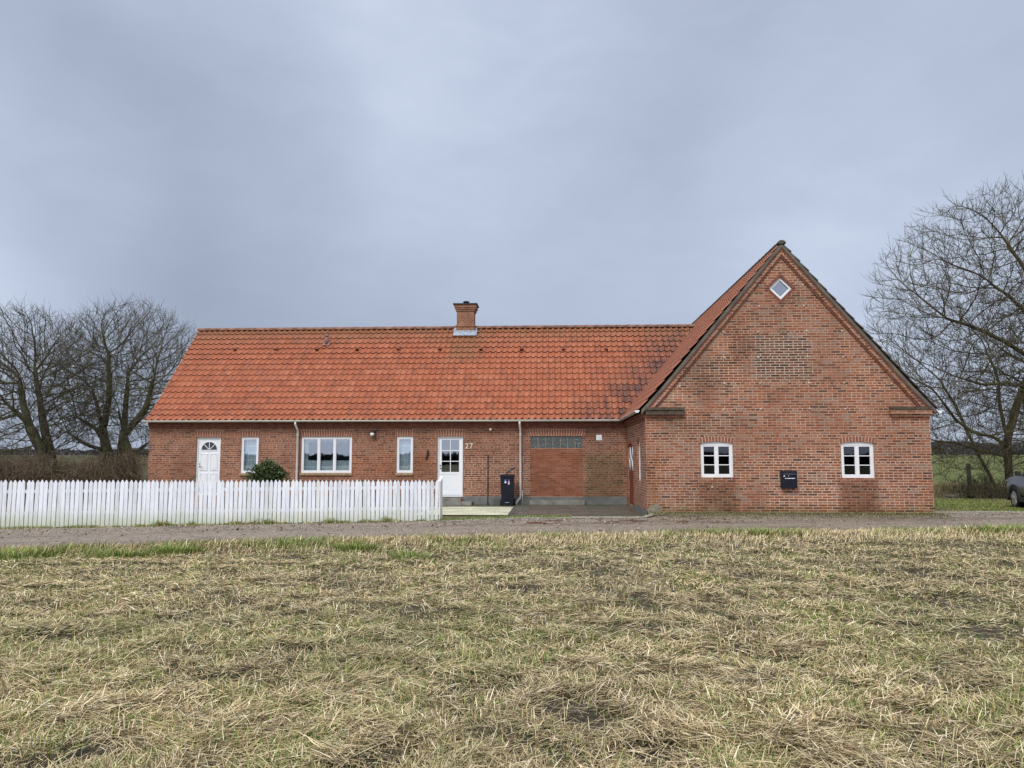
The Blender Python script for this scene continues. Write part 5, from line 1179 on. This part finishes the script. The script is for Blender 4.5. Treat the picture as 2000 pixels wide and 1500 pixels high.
# loose fallen branch behind the stones
# distant woods (also behind the camera, where the windows mirror them)
def woods(name, x0, x1, Y, dep, h, n, label, col, size=.32):
    x = RNG.uniform(x0, x1, n); y = Y + RNG.uniform(0, dep, n); hh = h * (.72 + .28 * np.array([mnoise.noise((a * .07, Y, 0)) + .6 * mnoise.noise((a * .3, Y, 2)) for a in x])); z = T(x, y) + hh * RNG.random(n) ** .8
    o = leaves(name, np.stack([x, y, z], 1), size, col, None, 'far'); return tag(o, label, None, None, 'stuff')
fc = [(.115, .105, .115), (.09, .083, .088), (.14, .13, .135), (.075, .078, .07)]
woods('far_hedgerow', 95, 175, 205, 14, 4.3, 26000, 'dark leafless hedgerow on the horizon right of the house', fc)
woods('far_hedgerow', -175, -75, 190, 14, 1.9, 16000, 'low dark hedgerow on the horizon left of the house', fc)
woods('rear_woods', -90, 90, -85, 8, 2.3, 16000, 'dark tree belt across the field', [(.03, .032, .028), (.02, .022, .018)], .5)

# ------------------------------------------------------------------ parked car (nose away from the camera, mostly outside the frame)
wx, wy = onZ(1981.5, 993.5, .0)
car = thing('parked_car', (wx, wy, 0), 'grey compact SUV parked on the grass at the right edge', 'car')
ca_ = R(190.5)     # heading: nose towards -Y, turned a little to the left
fw_ = V(-math.sin(ca_), -math.cos(ca_), 0); sd_ = V(math.cos(ca_), -math.sin(ca_), 0)   # forward, towards car's left side (picture right)
WC = V(wx, wy, 0)                      # outer face of the front wheel nearest to us
O_ = WC - sd_ * .92                    # car centre line at the front axle
def cp(f, s, z): return O_ + fw_ * f + sd_ * s + V(0, 0, z)
MT['car'] = simple('grey_car_paint', (.19, .19, .205), .28, .55, var=.02); MT['cladding'] = simple('black_cladding', (.02, .02, .022), .6, var=.1); MT['carglass'] = simple('car_glass', (.012, .014, .018), .05, var=0); MT['chrome'] = simple('alloy', (.55, .55, .57), .3, .8, var=.05); MT['lens'] = simple('headlight_lens', (.55, .56, .58), .08, .2, var=.0)
# body sections: f position -> (half width, list of heights)
SEC = [(.92, .62, .42, .66, .72), (.86, .80, .34, .78, .84), (.62, .89, .30, .90, .97), (.0, .92, .42, .95, 1.02), (-.75, .92, .30, .98, 1.08), (-1.8, .92, .30, .98, 1.06), (-2.6, .92, .42, .98, 1.05), (-3.2, .90, .32, .98, 1.03), (-3.42, .80, .40, .90, .98)]
w = MB(); rings = []
for f, hw, zb, zs, zt in SEC:
    pr = [(-hw * .86, zb), (-hw * .97, zb + .12), (-hw, (zb + zs) / 2), (-hw * .97, zs), (-hw * .84, zt), (-hw * .4, zt + .03), (hw * .4, zt + .03), (hw * .84, zt), (hw * .97, zs), (hw, (zb + zs) / 2), (hw * .97, zb + .12), (hw * .86, zb)]
    rings.append([cp(f, s, z) for s, z in pr])
k = 12; vs = [p for r_ in rings for p in r_]; fs = [(i * k + j, (i + 1) * k + j, (i + 1) * k + (j + 1) % k, i * k + (j + 1) % k) for i in range(len(SEC) - 1) for j in range(k)] + [tuple(range(k)), tuple(range((len(SEC) - 1) * k, len(SEC) * k))[::-1]]
w.add(vs, fs, 0, True); w.build('body', 'car', car)
cab = [(-.55, .80, 1.05), (-1.15, .72, 1.50), (-1.7, .68, 1.60), (-2.7, .68, 1.56), (-3.3, .74, 1.08)]
w = MB(); vs = []
for f, hw, z in cab: vs += [cp(f, -.84 if z < 1.2 else -hw, z), cp(f, .84 if z < 1.2 else hw, z)]
vs += [cp(-1.7, -.84, 1.02), cp(-1.7, .84, 1.02), cp(-2.7, -.84, 1.02), cp(-2.7, .84, 1.02)]
w.add(vs, [(0, 1, 3, 2), (2, 3, 5, 4), (4, 5, 7, 6), (6, 7, 9, 8), (0, 2, 4, 10), (10, 4, 6, 12), (12, 6, 8), (1, 11, 5, 3), (11, 13, 7, 5), (13, 9, 7)]); w.build('cabin_glass', 'carglass', car)
w = MB(); w.prism([cp(-1.15, -.70, 1.51), cp(-1.15, .70, 1.51), cp(-1.7, .68, 1.61), cp(-1.7, -.68, 1.61)], (0, 0, .02)); w.prism([cp(-1.7, -.68, 1.61), cp(-1.7, .68, 1.61), cp(-2.75, .66, 1.57), cp(-2.75, -.66, 1.57)], (0, 0, .02))
for s_ in (-1, 1): w.tube([cp(-.52, s_ * .83, 1.04), cp(-1.15, s_ * .72, 1.50)], .03, 6); w.tube([cp(-1.15, s_ * .72, 1.50), cp(-1.7, s_ * .69, 1.6), cp(-2.7, s_ * .69, 1.57), cp(-3.3, s_ * .80, 1.06)], .03, 6)
w.build('roof', 'car', car)
def arch(f, s_, w, r0=.335, r1=.43):
    pts = []; n = 14; side = sd_ * s_
    for i in range(n + 1): t = math.pi * i / n; pts.append((math.cos(t), math.sin(t)))
    vs = [cp(f + c * r, s_ * q, .33 + s * r) for r, q in ((r0, .935), (r1, .935), (r1, .80), (r0, .80)) for c, s in pts]; k = n + 1
    w.add(vs, [(a * k + i, a * k + i + 1, ((a + 1) % 4) * k + i + 1, ((a + 1) % 4) * k + i) for a in range(4) for i in range(n)], 0, False)
w = MB()
for f in (0, -2.62):
    for s_ in (-1, 1): arch(f, s_, w)
w.prism([cp(.935, -.62, .22), cp(.935, .62, .22), cp(.85, .84, .24), cp(.5, .93, .24), cp(.5, -.93, .24), cp(.85, -.84, .24)], (0, 0, .22)); 
for s_ in (-1, 1): w.prism([cp(-.42, s_ * .94, .24), cp(-2.2, s_ * .94, .24), cp(-2.2, s_ * .8, .24), cp(-.42, s_ * .8, .24)], (0, 0, .14))
w.prism([cp(.95, -.42, .50), cp(.95, .42, .50), cp(.90, .42, .50), cp(.90, -.42, .50)], (0, 0, .2)); w.build('cladding', 'cladding', car)
for f in (0, -2.62):
    for s_ in (-1, 1):
        ax = sd_ * s_; c_ = cp(f, s_ * .70, .325); MB().lathe(c_, [(.20, 0), (.30, .0), (.325, .03), (.325, .18), (.30, .215), (.225, .215), (.21, .19)], 28, 0, ax).build('wheel', 'rubber', car)
        wl = COL.objects[-1] if False else None
for o in [o for o in car.children if o.name.startswith('wheel')]:
    me = o.data; c_ = sum((v.co for v in me.vertices), Vector()) / len(me.vertices) + V(*car['_o'])
    s_ = 1 if (c_ - O_).dot(sd_) > 0 else -1; ax = sd_ * s_; X = fw_; Z = V(0, 0, 1); w = MB(); c0 = c_ + ax * .10
    for i in range(5):
        t = 2 * math.pi * i / 5 + .3; d = X * math.cos(t) + Z * math.sin(t); e = -X * math.sin(t) + Z * math.cos(t); w.prism([c0 + d * .03 - e * .03, c0 + d * .22 - e * .055, c0 + d * .22 + e * .055, c0 + d * .03 + e * .03], ax * -.02)
    w.lathe(c0 - ax * .02, [(.05, 0), (.05, .03)], 12, 0, ax); w.lathe(c0 - ax * .03, [(.212, 0), (.228, .0), (.228, .02), (.212, .02)], 28, 0, ax); w.build('rim', 'chrome', o)
for s_ in (-1, 1):
    MB().prism([cp(.905, s_ * .50, .74), cp(.87, s_ * .80, .76), cp(.66, s_ * .90, .83), cp(.68, s_ * .80, .90), cp(.88, s_ * .5, .82)], fw_ * .04 + V(0, 0, .0)).build('headlight', 'lens', car)
    MB().prism([cp(-3.30, s_ * .60, .84), cp(-3.22, s_ * .895, .84), cp(-3.18, s_ * .90, .98), cp(-3.28, s_ * .62, .98)], fw_ * -.13).build('tail_light', simple('tail_lens', (.20, .01, .01), .2), car)
    MB().prism([cp(-.62, s_ * .93, 1.02), cp(-.62, s_ * 1.08, 1.04), cp(-.62, s_ * 1.08, 1.17), cp(-.62, s_ * .95, 1.17)], fw_ * -.1).build('side_mirror', 'cladding', car)

# ------------------------------------------------------------------ sky, sun, camera
wd = bpy.data.worlds.new('World'); SC.world = wd; wd.use_nodes = True; t = NT(wd.node_tree)
SUN_EL = R(48); SUN_AZ = R(205)          # azimuth measured clockwise from +Y
d = t.n('ShaderNodeTexCoord').outputs['Generated']; s = t.n('ShaderNodeSeparateXYZ', {0: d})
def blob(px, py, ang, soft):
    r = ray(px, py); v = Vector(r).normalized(); dt = t.n('ShaderNodeVectorMath', {0: d, 1: tuple(v)}, operation='DOT_PRODUCT').outputs['Value']
    return t.smooth(dt, math.cos(R(ang + soft)), math.cos(R(max(ang - soft, 0.1))))
n1 = t.noise(t.scale(d, (1, 1, 1.5)), 2.0, 3.5, .5, .3); n2 = t.noise(t.scale(d, (1, 1, 2.)), 4.5, 4., .5, .5)
v = t.m('ADD', t.m('MULTIPLY', t.m('SUBTRACT', n1, .5), .42), t.m('ADD', t.m('MULTIPLY', t.m('SUBTRACT', n2, .5), .26), t.m('MULTIPLY', t.m('SUBTRACT', t.noise(t.scale(d, (1, 1, 2.6)), 11., 4., .55, .6), .5), .10)))
for (px, py, a, so, k) in ((760, 40, 9, 15, .20), (-60, 420, 5, 9, .30), (100, -50, 6, 10, .08), (330, 330, 7, 9, -.22), (560, 520, 8, 8, -.06), (0, 190, 4, 6, -.08), (1900, 330, 9, 12, .10), (1600, 700, 9, 12, .10)):
    v = t.m('ADD', v, t.m('MULTIPLY', blob(px, py, a, so), k))
v = t.m('ADD', v, .42)
col = t.ramp(v, [(0, (.205, .237, .305)), (.35, (.28, .322, .415)), (.6, (.36, .41, .515)), (1, (.57, .625, .72))])
gain = t.m('ADD', 1., t.m('ADD', t.m('MULTIPLY', t.smooth(s.outputs[2], .50, .9), 1.35), t.m('MULTIPLY', t.smooth(t.m('MULTIPLY', s.outputs[1], -1.), -.1, .6), 1.1)))  # unseen sky overhead and behind the camera brightened to light the front faces
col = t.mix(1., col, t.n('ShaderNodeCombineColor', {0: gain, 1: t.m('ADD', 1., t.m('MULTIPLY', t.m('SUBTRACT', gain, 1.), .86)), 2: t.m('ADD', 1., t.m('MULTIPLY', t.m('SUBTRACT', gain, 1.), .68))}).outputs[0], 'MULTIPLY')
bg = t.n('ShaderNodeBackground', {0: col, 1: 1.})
sky = t.n('ShaderNodeTexSky', sky_type='NISHITA', sun_disc=False, sun_elevation=SUN_EL, sun_rotation=SUN_AZ)
bg2 = t.n('ShaderNodeBackground', {0: sky.outputs[0], 1: .08})
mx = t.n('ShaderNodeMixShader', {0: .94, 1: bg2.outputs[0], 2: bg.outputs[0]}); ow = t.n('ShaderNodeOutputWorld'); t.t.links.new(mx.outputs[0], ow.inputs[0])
sl = bpy.data.lights.new('sun', 'SUN'); sl.energy = 1.4; sl.angle = R(16); sl.color = (1., .985, .955)
so = bpy.data.objects.new('sun', sl); COL.objects.link(so)
sv = Vector((math.sin(SUN_AZ) * math.cos(SUN_EL), math.cos(SUN_AZ) * math.cos(SUN_EL), math.sin(SUN_EL)))
so.rotation_euler = sv.to_track_quat('Z', 'Y').to_euler(); so.location = sv * 60
cd = bpy.data.cameras.new('camera'); cd.sensor_width = 36; cd.lens = 36 * F / 2000; cd.clip_start = .1; cd.clip_end = 6000
co = bpy.data.objects.new('camera', cd); COL.objects.link(co); co.location = (0, 0, H); co.rotation_euler = (math.pi / 2 + PIT, 0, YAW); SC.camera = co
SC.view_settings.view_transform = 'Standard'; SC.view_settings.look = 'None'; SC.view_settings.exposure = .53; SC.view_settings.gamma = 1.
SC.render.engine = 'CYCLES'; SC.cycles.max_bounces = 6; SC.cycles.transparent_max_bounces = 12; SC.cycles.use_denoising = True
for o in bpy.data.objects:
    if '_o' in o: del o['_o']
